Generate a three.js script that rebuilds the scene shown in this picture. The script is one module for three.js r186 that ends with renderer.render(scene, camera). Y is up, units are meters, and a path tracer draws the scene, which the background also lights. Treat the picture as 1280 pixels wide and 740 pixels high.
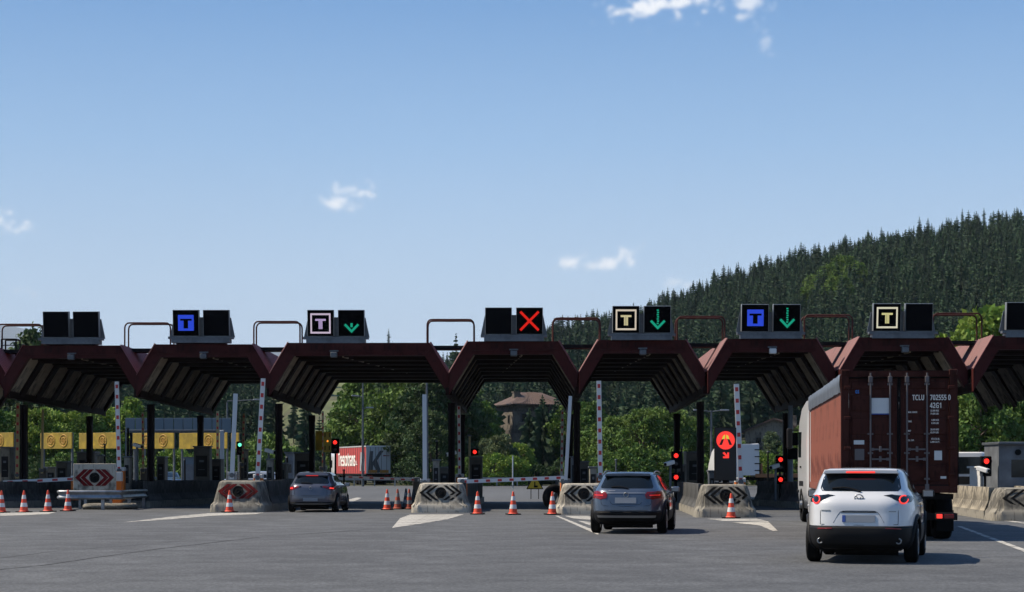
import * as THREE from 'three';
import { mergeGeometries, toCreasedNormals } from 'three/addons/utils/BufferGeometryUtils.js';
import { RoundedBoxGeometry } from 'three/addons/geometries/RoundedBoxGeometry.js';
import { Brush, Evaluator, SUBTRACTION } from 'three-bvh-csg';

// ------------------------------------------------------------ camera, sky, sun, exposure
const F = 2300, EYE = 1.5, HORIZON = 588;           // focal length and horizon in pixels of a 1280 x 740 frame
const scene = new THREE.Scene();
const camera = new THREE.PerspectiveCamera(2 * Math.atan(HORIZON / F) * 180 / Math.PI, 1280 / 740, 0.5, 30000);
camera.position.set(0, EYE, 0);
camera.lookAt(0, EYE, -100);
camera.setViewOffset(1280, 2 * HORIZON, 0, 0, 1280, 740);
const renderer = new THREE.WebGLRenderer();
renderer.toneMapping = THREE.LinearToneMapping;
renderer.toneMappingExposure = 1.5;
renderer.shadowMap.enabled = true;
const SUN_DIR = new THREE.Vector3(-1, 1.22, -0.12).normalize();   // from the left, a little beyond the plaza
const sun = new THREE.DirectionalLight(0xfff1dc, 5);
sun.position.copy(SUN_DIR).multiplyScalar(150).add(new THREE.Vector3(0, 0, -60));
sun.target.position.set(0, 0, -60);
sun.castShadow = true;
Object.assign(sun.shadow.camera, { left: -60, right: 60, top: 60, bottom: -60, near: 1, far: 400 });
sun.shadow.mapSize.set(4096, 4096);
scene.add(sun, sun.target);

function rng(seed) { let a = seed >>> 0; return () => { a = (a + 0x6d2b79f5) | 0; let t = Math.imul(a ^ (a >>> 15), 1 | a); t = (t + Math.imul(t ^ (t >>> 7), 61 | t)) ^ t; return ((t ^ (t >>> 14)) >>> 0) / 4294967296; }; }
const hash = (x, y) => { let h = Math.imul(x | 0, 374761393) + Math.imul(y | 0, 668265263); h = Math.imul(h ^ (h >>> 13), 1274126177); return ((h ^ (h >>> 16)) >>> 0) / 4294967296; };
function noise(x, y, wrap = 0) {
  const xi = Math.floor(x), yi = Math.floor(y), fx = x - xi, fy = y - yi;
  const w = (v) => wrap ? ((v % wrap) + wrap) % wrap : v;
  const sx = fx * fx * (3 - 2 * fx), sy = fy * fy * (3 - 2 * fy);
  const a = hash(w(xi), w(yi)), b = hash(w(xi + 1), w(yi)), c = hash(w(xi), w(yi + 1)), d = hash(w(xi + 1), w(yi + 1));
  return (a + (b - a) * sx) + ((c + (d - c) * sx) - (a + (b - a) * sx)) * sy;
}
const fbm = (x, y, o = 4) => { let s = 0, a = 0.5, t = 0; for (let i = 0; i < o; i++) { s += a * noise(x, y); t += a; x = x * 2.03 + 17.3; y = y * 2.03 + 9.1; a *= 0.5; } return s / t; };
const lerp = (a, b, t) => a + (b - a) * t, clamp = (v, a, b) => Math.min(b, Math.max(a, v));
const sstep = (a, b, v) => { const t = clamp((v - a) / (b - a), 0, 1); return t * t * (3 - 2 * t); };
function table(t, v) { if (v <= t[0][0]) return t[0][1]; for (let i = 1; i < t.length; i++) if (v <= t[i][0]) return lerp(t[i - 1][1], t[i][1], (v - t[i - 1][0]) / (t[i][0] - t[i - 1][0])); return t[t.length - 1][1]; }

{ // the sky: clear blue air, paler towards the horizon, with a few small fair-weather clouds
  const AIR = 0.715, W = 4096, H = 2048, data = new Float32Array(W * H * 4);
  const stops = [[0, [0.63, 0.735, 0.83]], [3, [0.60, 0.72, 0.835]], [6, [0.49, 0.645, 0.82]], [10, [0.315, 0.505, 0.765]], [14.5, [0.165, 0.345, 0.65]], [30, [0.11, 0.26, 0.57]], [90, [0.055, 0.14, 0.37]]];
  const col = (e, k) => table(stops.map(s => [s[0], s[1][k]]), e);
  // azimuth is measured in degrees to the right of straight ahead
  const clouds = [[4.5, 14.15, 1.5, 0.5, 1.15], [5.9, 14.35, 0.5, 0.25, 0.7], [7.3, 14.1, 0.75, 0.5, 0.75], [-14.9, 14.4, 0.55, 0.4, 1], [-15.4, 14.35, 0.4, 0.3, .7], [-4.9, 8.5, 0.8, 0.32, 1.0], [-5.5, 8.15, 0.6, 0.26, 0.95], [-15.75, 7.45, 0.6, 0.38, 1.1], [-14.95, 7.2, 0.5, 0.18, 0.95], [1.8, 6.5, 0.45, 0.22, 1], [3.2, 6.5, 0.75, 0.3, 1.05], [2.5, 6.35, 0.9, 0.14, 0.8], [-14.8, 5.35, 0.3, 0.14, 0.5], [5.2, 5.75, 0.6, 0.2, 0.55], [7.9, 13.0, 0.4, 0.5, 0.35]];
  const r = rng(77);
  for (let k = 0; k < 46; k++) { const az = 25 + r() * 310; clouds.push([az > 180 ? az - 360 : az, 5 + r() * 22, 0.5 + r() * 1.6, 0.2 + r() * 0.5, 0.6 + r() * 0.5]); }
  const sunAz = Math.atan2(SUN_DIR.x, -SUN_DIR.z), sunEl = Math.asin(SUN_DIR.y);
  for (let j = 0; j < H; j++) {
    const el = ((j + 0.5) / H - 0.5) * 180, e = Math.max(el, 0);
    const base = [0, 1, 2].map(k => col(e, k));
    for (let i = 0; i < W; i++) {
      const az = ((i + 0.5) / W - 0.5) * 2 * Math.PI + Math.PI / 2;     // 0 is straight ahead (-z)
      const a = Math.atan2(Math.sin(az), Math.cos(az));
      const cosS = Math.sin(el * Math.PI / 180) * Math.sin(sunEl) + Math.cos(el * Math.PI / 180) * Math.cos(sunEl) * Math.cos(a - sunAz);
      const glow = Math.pow(Math.max(cosS, 0), 6) * 0.16;
      const o = (j * W + i) * 4;
      const hz = 0.97 + 0.06 * fbm(a * 4 + 10, el * 0.12, 3);
      let c0 = (base[0] + glow * 1.0) * hz, c1 = (base[1] + glow * 0.98) * hz, c2 = (base[2] + glow * 0.9) * hz, cl = 0;
      if (el > 0 && el < 32) for (const [ca, ce, wa, we, s] of clouds) {
        const da = (a * 180 / Math.PI - ca), de = el - ce;
        if (Math.abs(da) > wa * 1.6 || Math.abs(de) > we * 2.2) continue;
        const rr = Math.hypot(da / wa, (de - da * 0.06) / we);
        const n = fbm(a * 180 / Math.PI * 3.4 + ca * 7, el * 6.4 - a * 40, 5);
        cl = Math.max(cl, s * sstep(0.02, 0.8, (1 - rr) * 0.7 + (n - 0.54) * 2.3));
      }
      cl = Math.min(cl, 1) * 0.92;
      data[o] = lerp(c0, 0.98, cl) * AIR; data[o + 1] = lerp(c1, 0.99, cl) * AIR; data[o + 2] = lerp(c2, 1.01, cl) * AIR; data[o + 3] = 1;
    }
  }
  const sky = new THREE.DataTexture(data, W, H, THREE.RGBAFormat, THREE.FloatType);
  sky.mapping = THREE.EquirectangularReflectionMapping;
  sky.magFilter = sky.minFilter = THREE.LinearFilter;
  sky.wrapS = THREE.RepeatWrapping;
  sky.needsUpdate = true;
  scene.background = sky; scene.environment = sky;
}

// ------------------------------------------------------------ helpers
const px = (x, d) => (x - 640) * d / F;             // lateral place of something d metres away
const py = (y, d) => EYE + (HORIZON - y) * d / F;   // its height
const taken = new Map();
function numbered(name) { const n = taken.get(name) || 0; taken.set(name, n + 1); return n ? `${name}_${String(n).padStart(3, '0')}` : name; }
function tag(o, label, category, group) { o.userData.label = label; o.userData.category = category; if (group) o.userData.group = group; return o; }
function thing(name, label, category, pos = [0, 0, 0], turn = 0, group) {
  const o = new THREE.Group(); o.name = numbered(name); o.position.set(...pos); o.rotation.y = turn; scene.add(o);
  return tag(o, label, category, group);
}
function worldUV(g, s = 1) {   // box projection in metres
  const p = g.attributes.position, n = g.attributes.normal, uv = new Float32Array(p.count * 2);
  for (let i = 0; i < p.count; i++) {
    const ax = Math.abs(n.getX(i)), ay = Math.abs(n.getY(i)), az = Math.abs(n.getZ(i));
    let u, v;
    if (ay >= ax && ay >= az) { u = p.getX(i); v = p.getZ(i); } else if (ax >= az) { u = p.getZ(i); v = p.getY(i); } else { u = p.getX(i); v = p.getY(i); }
    uv[2 * i] = u * s; uv[2 * i + 1] = v * s;
  }
  g.setAttribute('uv', new THREE.BufferAttribute(uv, 2)); return g;
}
const plain = (g) => { g = g.index ? g.toNonIndexed() : g; for (const k of Object.keys(g.attributes)) if (!['position', 'normal', 'color', 'uv'].includes(k)) g.deleteAttribute(k); return g; };
function join(list) {
  list = list.map(plain);
  if (list.some(g => !g.attributes.uv)) list.forEach(g => g.attributes.uv && g.deleteAttribute('uv'));
  return list.length > 1 ? mergeGeometries(list) : list[0];
}
function mesh(name, geos, mat, parent, keepUV) {
  let g = Array.isArray(geos) ? join(geos) : geos;
  if (mat.userData.metres && !keepUV) g = worldUV(plain(g), mat.userData.metres);
  const m = new THREE.Mesh(g, mat); m.name = parent && parent !== scene ? name : numbered(name);
  m.castShadow = m.receiveShadow = true; (parent || scene).add(m); return m;
}
function box(w, h, d, x = 0, y = 0, z = 0, rx = 0, ry = 0, rz = 0) {
  const g = new THREE.BoxGeometry(w, h, d); if (rx) g.rotateX(rx); if (ry) g.rotateY(ry); if (rz) g.rotateZ(rz); return g.translate(x, y, z);
}
function rbox(w, h, d, r, x = 0, y = 0, z = 0, rx = 0, ry = 0, rz = 0) {
  const g = new RoundedBoxGeometry(w, h, d, 2, r); if (rx) g.rotateX(rx); if (ry) g.rotateY(ry); if (rz) g.rotateZ(rz); return g.translate(x, y, z);
}
function cyl(r0, r1, h, x = 0, y = 0, z = 0, n = 14, axis = 'y') {
  const g = new THREE.CylinderGeometry(r1, r0, h, n); if (axis === 'x') g.rotateZ(Math.PI / 2); if (axis === 'z') g.rotateX(Math.PI / 2); return g.translate(x, y, z);
}
function bar(a, b, r, n = 8) {   // a rod between two points
  const A = new THREE.Vector3(...a), B = new THREE.Vector3(...b), g = new THREE.CylinderGeometry(r, r, A.distanceTo(B), n);
  g.applyQuaternion(new THREE.Quaternion().setFromUnitVectors(new THREE.Vector3(0, 1, 0), B.clone().sub(A).normalize()));
  return g.translate((A.x + B.x) / 2, (A.y + B.y) / 2, (A.z + B.z) / 2);
}
function tube(pts, r, n = 6, seg = 0, tension = 0) {
  const c = new THREE.CatmullRomCurve3(pts.map(p => new THREE.Vector3(...p)), false, 'catmullrom', tension || 0.5);
  return new THREE.TubeGeometry(c, seg || pts.length * 4, r, n, false);
}
function shapeOf(pts) { const s = new THREE.Shape(); pts.forEach(([x, y], i) => i ? s.lineTo(x, y) : s.moveTo(x, y)); s.closePath(); return s; }
function slab(pts, depth, z = 0, bevel = 0) { return new THREE.ExtrudeGeometry(shapeOf(pts), { depth, bevelEnabled: bevel > 0, bevelSize: bevel, bevelThickness: bevel, bevelSegments: 1, curveSegments: 8 }).translate(0, 0, z); }

// ------------------------------------------------------------ textures and materials
function texture(size, f, srgb = true) {
  const d = new Uint8Array(size * size * 4);
  for (let j = 0; j < size; j++) for (let i = 0; i < size; i++) { const c = f(i / size, j / size, i, j), o = (j * size + i) * 4; d[o] = clamp(c[0], 0, 1) * 255; d[o + 1] = clamp(c[1], 0, 1) * 255; d[o + 2] = clamp(c[2], 0, 1) * 255; d[o + 3] = 255; }
  const t = new THREE.DataTexture(d, size, size); t.wrapS = t.wrapT = THREE.RepeatWrapping; t.magFilter = THREE.LinearFilter; t.minFilter = THREE.LinearMipmapLinearFilter; t.generateMipmaps = true;
  if (srgb) t.colorSpace = THREE.SRGBColorSpace; t.needsUpdate = true; return t;
}
const tn = (u, v, k) => noise(u * k, v * k, k);
const tfbm = (u, v, k, o = 4) => { let s = 0, a = 0.5, t = 0; for (let i = 0; i < o; i++) { s += a * tn(u, v, k); t += a; k *= 2; a *= 0.55; } return s / t; };
const lin = (r, g, b) => new THREE.Color().setRGB(r, g, b);
const M = {}, TONE = 0.76;   // every base colour below is given in one common scale
const std = (name, c, rough = 0.7, metal = 0, extra = {}) => (M[name] = Object.assign(new THREE.MeshStandardMaterial({ color: c.multiplyScalar(TONE), roughness: rough, metalness: metal, side: THREE.DoubleSide, ...extra }), { name }));
const phys = (name, c, rough, extra = {}) => (M[name] = Object.assign(new THREE.MeshPhysicalMaterial({ color: c.multiplyScalar(TONE), roughness: rough, side: THREE.DoubleSide, ...extra }), { name }));
const dull = (name, c, rough, extra = {}, k = 0.25) => phys(name, c, rough, { specularIntensity: k, ...extra });
const metres = (m, s) => { m.userData.metres = s; return m; };

const asphaltTex = texture(1024, (u, v, i, j) => {
  const g = hash(i, j) * 0.25 + hash(i >> 1, (j >> 1) + 999) * 0.25 + hash(i >> 2, (j >> 2) + 55) * 0.25 + hash(i >> 3, (j >> 4) + 77) * 0.25, w = tfbm(u, v, 8, 6);
  const s = 0.62 + (g - 0.5) * 0.52 + (w - 0.5) * 0.24, chip = hash(i >> 1, j >> 1) > 0.965 ? 0.16 : 0;
  const t = s + chip; return [t * 0.995, t, t * 1.0];
});
const concTex = texture(512, (u, v, i, j) => {
  const w = tfbm(u, v, 4, 6), st = Math.pow(tfbm(u * 1, v, 3, 4), 2), dr = tn(u, v * 0.25, 40), g = hash(i, j);
  let s = 0.92 - sstep(0.5, 0.72, w) * 0.28 - sstep(0.34, 0.55, st) * 0.30 - sstep(0.62, 0.9, dr) * 0.16 + (g - 0.5) * 0.1; return [s, s * 0.985, s * 0.955];
});
const noiseTex = texture(512, (u, v, i, j) => { const s = 0.86 + (tfbm(u, v, 6, 6) - 0.5) * 0.42 + (hash(i, j) - 0.5) * 0.06; return [s, s, s]; });
const rustTex = texture(512, (u, v, i, j) => {
  const w = tfbm(u, v, 5, 6), k = sstep(0.55, 0.74, w), dr = sstep(0.6, 0.95, tn(u, v * 0.2, 50)); const s = 0.93 + (hash(i, j) - 0.5) * 0.06 - dr * 0.16;
  return [s - k * 0.2, s - k * 0.3, s - k * 0.34];
});
metres(std('asphalt', lin(0.285, 0.298, 0.315), 0.93, 0, { map: asphaltTex, vertexColors: true, bumpMap: asphaltTex, bumpScale: 0.004 }), 1 / 5);
metres(std('concrete', lin(0.34, 0.325, 0.285), 0.9, 0, { map: concTex }), 0.5);
metres(std('concreteShade', lin(0.11, 0.115, 0.12), 0.9, 0, { map: concTex }), 0.4);  // dark tone carries the shade that lies on the island walls
metres(std('whitewash', lin(0.58, 0.55, 0.48), 0.85, 0, { map: concTex, bumpMap: concTex, bumpScale: 0.01 }), 0.55);
metres(std('creamConcrete', lin(0.50, 0.455, 0.37), 0.85, 0, { map: concTex }), 0.5);
metres(dull('canopyRed', lin(0.075, 0.014, 0.012), 0.6, { map: rustTex }), 0.35);
metres(std('canopySheet', lin(0.23, 0.062, 0.06), 0.6, 0, { map: rustTex }), 0.3);
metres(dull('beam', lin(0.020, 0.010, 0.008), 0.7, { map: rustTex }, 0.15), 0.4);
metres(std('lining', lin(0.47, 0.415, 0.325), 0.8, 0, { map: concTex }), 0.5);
metres(dull('columnPaint', lin(0.012, 0.006, 0.006), 0.6, { map: rustTex }, 0.2), 0.5);
dull('railRust', lin(0.075, 0.026, 0.02), 0.6); dull('blackSteel', lin(0.009, 0.009, 0.010), 0.6);
metres(std('greySteel', lin(0.16, 0.18, 0.20), 0.45, 0.25, { map: noiseTex }), 0.8);
metres(std('galv', lin(0.42, 0.44, 0.46), 0.38, 0.75, { map: noiseTex }), 0.7);
std('palePole', lin(0.52, 0.56, 0.60), 0.4, 0.2);
dull('displayBlack', lin(0.004, 0.004, 0.005), 0.8, {}, 0.12); std('displayRim', lin(0.30, 0.32, 0.33), 0.4, 0.5);
std('white', lin(0.72, 0.72, 0.70), 0.5); std('red', lin(0.55, 0.03, 0.03), 0.5); std('orange', lin(0.72, 0.17, 0.01), 0.55); std('coneRed', lin(0.80, 0.075, 0.025), 0.55);
std('coneWhite', lin(0.70, 0.70, 0.70), 0.45); dull('rubber', lin(0.009, 0.009, 0.009), 0.9); dull('darkPlastic', lin(0.008, 0.008, 0.009), 0.6, {}, 0.4);
metres(phys('yellowBoard', lin(0.95, 0.66, 0.03), 0.9, { map: noiseTex, transmission: 0.45, thickness: 0 }), 0.5); std('brownPrint', lin(0.55, 0.30, 0.05), 0.7);
std('yellow', lin(0.70, 0.50, 0.03), 0.5); dull('blackPaint', lin(0.008, 0.008, 0.008), 0.8); metres(dull('redPaint', lin(0.20, 0.014, 0.016), 0.8, { map: concTex }), 0.7);
metres(dull('markBlack', lin(0.016, 0.016, 0.016), 0.85, { map: concTex }), 0.7);
metres(std('roadWhite', lin(0.62, 0.62, 0.60), 0.85, 0, { map: concTex }), 0.6);
metres(std('cabinet', lin(0.13, 0.12, 0.10), 0.6, 0, { map: noiseTex }), 0.6); metres(std('booth', lin(0.20, 0.215, 0.235), 0.55, 0, { map: noiseTex }), 0.5);
std('skyPanel', lin(0.11, 0.155, 0.20), 0.4, 0.1); std('seam', lin(0.02, 0.02, 0.02), 0.9);
phys('glassDark', lin(0.006, 0.009, 0.011), 0.06, { ior: 1.5, specularIntensity: 0.8 });
std('redLamp', lin(0.5, 0.01, 0.01), 0.4, 0, { emissive: lin(1, 0.03, 0.02), emissiveIntensity: 1.0 });
std('greenLamp', lin(0.1, 0.5, 0.3), 0.4, 0, { emissive: lin(0.15, 1, 0.6), emissiveIntensity: 0.95 });
std('amberLamp', lin(0.5, 0.2, 0.01), 0.4, 0, { emissive: lin(1, 0.28, 0.02), emissiveIntensity: 0.85 });
std('deadLamp', lin(0.02, 0.015, 0.012), 0.35);

// ------------------------------------------------------------ ground
{
  const g = new THREE.PlaneGeometry(260, 400, 220, 340).rotateX(-Math.PI / 2).translate(0, 0, -100);
  const p = g.attributes.position, c = new Float32Array(p.count * 3);
  for (let i = 0; i < p.count; i++) {
    const x = p.getX(i), z = p.getZ(i);
    const lane = 0.5 + 0.5 * Math.sin((x - z * -0.07) * 1.25 + 0.8 * noise(x * 0.1, z * 0.1));
    const s = 0.86 + 0.28 * (fbm(x * 0.09 + 40, z * 0.05 + 3, 4) - 0.5) * 2 * 0.6 + 0.05 * (fbm(x * 0.9, z * 0.35, 3) - 0.5) + 0.05 * (lane - 0.5);
    c[3 * i] = s; c[3 * i + 1] = s; c[3 * i + 2] = s * 1.0;
  }
  g.setAttribute('color', new THREE.BufferAttribute(c, 3));
  const m = mesh('asphalt_road', g, M.asphalt); m.userData.kind = 'structure';
}
// long tar seams and joints in the asphalt
function strip(name, pts, w, mat, y, label, category, kind) {
  const pos = [], idx = [];
  pts.forEach(([x, z], i) => { const a = pts[Math.max(0, i - 1)], b = pts[Math.min(pts.length - 1, i + 1)], L = Math.hypot(b[0] - a[0], b[1] - a[1]), nx = -(b[1] - a[1]) / L, nz = (b[0] - a[0]) / L, ww = Array.isArray(w) ? w[i] : w;
    pos.push(x + nx * ww / 2, y, z + nz * ww / 2, x - nx * ww / 2, y, z - nz * ww / 2); if (i) idx.push(2 * i - 2, 2 * i - 1, 2 * i, 2 * i, 2 * i - 1, 2 * i + 1); });
  const g = new THREE.BufferGeometry(); g.setAttribute('position', new THREE.Float32BufferAttribute(pos, 3)); g.setIndex(idx); g.computeVertexNormals();
  const m = mesh(name, g, mat); if (kind) m.userData.kind = kind; else tag(m, label, category); return m;
}
const gd = (y) => F * EYE / (y - HORIZON), gp = (x, y) => { const d = gd(y); return [px(x, d), -d]; };
{
  const r = rng(5); let k = 0;
  for (const line of [[[-60, 722], [0, 712], [60, 706], [120, 697], [200, 686], [260, 679], [330, 671], [420, 665], [470, 661]], [[-40, 703], [60, 690], [150, 683], [240, 676]]]) {
    const pts = []; for (let i = 0; i + 1 < line.length; i++) for (let t = 0; t < 6; t++) { const q = gp(lerp(line[i][0], line[i + 1][0], t / 6), lerp(line[i][1], line[i + 1][1], t / 6)); pts.push([q[0] + (r() - 0.5) * 0.04, q[1] + (r() - 0.5) * 0.1]); }
    strip('asphalt_seam', pts, pts.map(() => (k === 0 ? 0.05 : 0.03) * (0.4 + r())), M.seam, 0.004, 0, 0, 'structure'); k++;
  }
}
// painted gore markings ahead of the island noses and the lane line on the right
function marking(pts, label) { // a painted sheet given by its corners on the ground
  const g = new THREE.ShapeGeometry(shapeOf(pts.map(([x, y]) => { const q = gp(x, y); return [q[0], -q[1]]; }))).rotateX(-Math.PI / 2).translate(0, 0.005, 0);
  const m = mesh('road_marking', g, M.roadWhite); m.userData.kind = 'structure'; m.userData.label = label; return m;
}
marking([[154, 653], [214, 646], [262, 641.5], [330, 641], [318, 643], [262, 645], [210, 649.5]], 'long thin white gore line');
marking([[490, 660], [500, 648], [512, 643.5], [580, 643], [560, 649], [525, 655]], 'solid white gore triangle');
marking([[694, 645], [698, 645], [748, 665], [748, 669]], 'white gore edge line'); marking([[706, 645], [735, 645], [748, 648], [748, 651], [716, 648]], 'white hatch bar'); marking([[722, 651], [748, 654], [748, 660], [735, 656]], 'white hatch bar');
marking([[884, 648.6], [946, 648.6], [958, 651], [905, 651.4]], 'white hatch bar'); marking([[914, 653], [960, 651.8], [972, 663.5], [966, 663.8], [950, 657]], 'white gore edge');
marking([[1196, 658], [1202, 658], [1290, 690], [1280, 690]], 'white lane line'); marking([[1208, 645.4], [1222, 645.4], [1290, 654.5], [1280, 654.5]], 'white edge line');
marking([[0, 641], [70, 640.2], [60, 643], [0, 645]], 'white gore line');
marking([[430, 626], [446, 622], [452, 622.5], [440, 628]], 'white line beyond the booths');

// verge beyond the plaza, hills and the far mountain
const ridge = [[-700, 470], [-200, 455], [100, 452], [300, 452], [470, 452], [560, 450], [620, 436], [690, 408], [740, 400], [800, 388], [850, 368], [900, 350], [950, 333], [1000, 318], [1050, 303], [1100, 294], [1150, 286], [1200, 276], [1240, 270], [1290, 270], [1400, 262], [1900, 240]];
const RIDGE_D = 700, FOOT_D = 232, TREE_H = 11.5;
function hillY(x, d) {
  const u = x / d * F + 640, top = Math.max(4, EYE + (HORIZON - table(ridge, u)) * RIDGE_D / F - TREE_H);
  const t = clamp((d - FOOT_D) / (RIDGE_D - FOOT_D), 0, 1), rise = d <= RIDGE_D ? lerp(t, sstep(0, 1, t), 0.35) : 1 - 0.9 * sstep(RIDGE_D, RIDGE_D + 500, d);
  let y = top * rise + (fbm(x * 0.012, d * 0.012) - 0.5) * 9 * t;
  const grass = sstep(300, 395, u) * (1 - sstep(500, 540, u)) * sstep(245, 262, d) * (1 - sstep(430, 520, d));
  if (grass > 0) y += grass * (14 * sstep(250, 430, d) + 0.9 * Math.abs(((d * 0.075 + x * 0.05 + fbm(x * 0.05, d * 0.05)) % 1) - 0.5));
  return y;
}
metres(std('hillSoil', lin(0.5, 0.5, 0.5), 1, 0, { vertexColors: true, map: noiseTex }), 0.08);
{
  const NU = 260, ND = 150, pos = [], col = [], idx = [];
  for (let j = 0; j <= ND; j++) { const d = FOOT_D + (1300 - FOOT_D) * Math.pow(j / ND, 1.5);
    for (let i = 0; i <= NU; i++) { const u = -0.62 + 1.24 * i / NU, x = u * d, P = u * F + 640; pos.push(x, hillY(x, d) + 0.02, -d);
      const grass = sstep(300, 395, P) * (1 - sstep(500, 540, P)) * sstep(245, 262, d) * (1 - sstep(430, 520, d)), n = fbm(x * 0.06, d * 0.04), tr = sstep(0.55, 0.62, fbm(x * 0.03 + 9, d * 0.11, 3));
      const g = [lerp(0.24, 0.40, n), lerp(0.30, 0.46, n), lerp(0.11, 0.18, n)].map((v, k) => lerp(v, [0.27, 0.22, 0.14][k], tr * 0.6)), s = [0.07, 0.085, 0.035].map(v => v * (0.7 + 0.7 * n));
      for (let k = 0; k < 3; k++) col.push(lerp(s[k], g[k], grass) * 1.0); } }
  for (let j = 0; j < ND; j++) for (let i = 0; i < NU; i++) { const a = j * (NU + 1) + i, b = a + NU + 1; idx.push(a, a + 1, b, b, a + 1, b + 1); }
  const g = new THREE.BufferGeometry(); g.setAttribute('position', new THREE.Float32BufferAttribute(pos, 3)); g.setAttribute('color', new THREE.Float32BufferAttribute(col, 3)); g.setIndex(idx); g.computeVertexNormals();
  mesh('hillside', g, M.hillSoil).userData.kind = 'structure';
  // grass verge between the asphalt and the hill foot, and the wide land round it all
  const v = new THREE.PlaneGeometry(900, 420, 160, 90).rotateX(-Math.PI / 2).translate(0, -0.012, -390), q = v.attributes.position, c = [];
  for (let i = 0; i < q.count; i++) { const n = fbm(q.getX(i) * 0.1, q.getZ(i) * 0.1); c.push(lerp(0.13, 0.26, n), lerp(0.17, 0.24, n), lerp(0.05, 0.09, n)); }
  v.setAttribute('color', new THREE.Float32BufferAttribute(c, 3));
  for (let i = 0; i < q.count; i++) { const d = -q.getZ(i); q.setY(i, d < 195 ? 0.02 : d < FOOT_D ? 0.02 : -1.5); }
  v.computeVertexNormals();
  mesh('grass_verge', v, M.hillSoil).userData.kind = 'structure';
  const land = new THREE.CircleGeometry(16500, 64).rotateX(-Math.PI / 2).translate(0, -2, 0), lc = []; for (let i = 0; i < land.attributes.position.count; i++) lc.push(0.1, 0.13, 0.05);
  land.setAttribute('color', new THREE.Float32BufferAttribute(lc, 3));
  mesh('open_land', land, M.hillSoil).userData.kind = 'structure';
  // far mountain on the left, tinted pale for part of its haze
  const mp = [], mc = [], mi = [], far = [[-2600, 470], [-900, 430], [-200, 396], [0, 406], [60, 416], [130, 432], [200, 436], [330, 433], [420, 446], [560, 470], [900, 520], [1400, 540]];
  const A = 150, B = 14;
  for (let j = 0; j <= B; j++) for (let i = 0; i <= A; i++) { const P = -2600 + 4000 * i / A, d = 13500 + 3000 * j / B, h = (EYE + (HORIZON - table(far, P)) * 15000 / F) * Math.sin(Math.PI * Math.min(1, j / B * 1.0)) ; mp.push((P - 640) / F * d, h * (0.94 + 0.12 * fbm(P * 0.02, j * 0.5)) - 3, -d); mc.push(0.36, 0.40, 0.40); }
  for (let j = 0; j < B; j++) for (let i = 0; i < A; i++) { const a = j * (A + 1) + i, b = a + A + 1; mi.push(a, a + 1, b, b, a + 1, b + 1); }
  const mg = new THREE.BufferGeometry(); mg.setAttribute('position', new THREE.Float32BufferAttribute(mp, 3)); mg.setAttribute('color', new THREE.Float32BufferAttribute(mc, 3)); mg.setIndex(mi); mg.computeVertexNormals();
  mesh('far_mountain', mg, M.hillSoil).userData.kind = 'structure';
}
scene.fog = new THREE.FogExp2(0xbfd3ea, 0.00004);
// ------------------------------------------------------------ toll canopies
// place of the valleys between the canopies along the plaza, and the distance of their front edge
const tipPX = [-156, 8, 172, 338, 561, 723, 883, 1047, 1213, 1380];
const frontD = (p) => lerp(73.6, 68.4, (p - 8) / 1205);
const tips = tipPX.map(p => ({ x: px(p, frontD(p)), d: frontD(p) }));
const CY = { top: 6.47, notch: 5.24, tip: 4.43, inner: 5.97 }, DROP = 0.011, BAYS = 7, PITCH = 2.45;
function arch(W, o, i, lift = 0) { // canopy cross-section: o = thickness taken off outside, i = thickness added inside
  return [[0.02, CY.notch - o * 1.9], [0.77, CY.top - o], [W - 0.77, CY.top - o], [W - 0.02, CY.notch - o * 1.9], [W - 0.02, CY.tip - i], [W - 0.96 - i * 0.45, CY.inner - i], [0.96 + i * 0.45, CY.inner - i], [0.02, CY.tip - i]].map(([x, y]) => [x, y + lift]);
}
function corrugated(A, B, z0, z1, pitch, amp, y0, y1) { // sheet between edge lines A and B (x, y), waves along z, sinking from y0 to y1
  const n = Math.round((z1 - z0) / pitch) * 4, pos = [], idx = [], L = Math.hypot(B[0] - A[0], B[1] - A[1]), nx = -(B[1] - A[1]) / L, ny = (B[0] - A[0]) / L;
  for (let k = 0; k <= n; k++) { const t = k / n, z = -lerp(z0, z1, t), w = [0, 1, 1, 0][k % 4] * amp, dy = lerp(y0, y1, t); pos.push(A[0] + nx * w, A[1] + ny * w + dy, z, B[0] + nx * w, B[1] + ny * w + dy, z); if (k) idx.push(2 * k - 2, 2 * k, 2 * k - 1, 2 * k, 2 * k + 1, 2 * k - 1); }
  const g = new THREE.BufferGeometry(); g.setAttribute('position', new THREE.Float32BufferAttribute(pos, 3)); g.setIndex(idx); const h = g.toNonIndexed(); h.computeVertexNormals(); return h;
}
const canopyWords = ['dark red toll canopy cut off by the left edge of the picture', 'dark red toll canopy carrying two blank display boxes at far left', 'dark red toll canopy under the blue T sign on the left', 'extra wide dark red toll canopy above the dark grey hatchback', 'dark red toll canopy under the red X sign', 'dark red toll canopy directly ahead of the blue grey crossover', 'dark red toll canopy above the red round lane signal', 'dark red toll canopy right behind the brown container', 'dark red toll canopy cut off by the right edge of the picture'];
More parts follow.
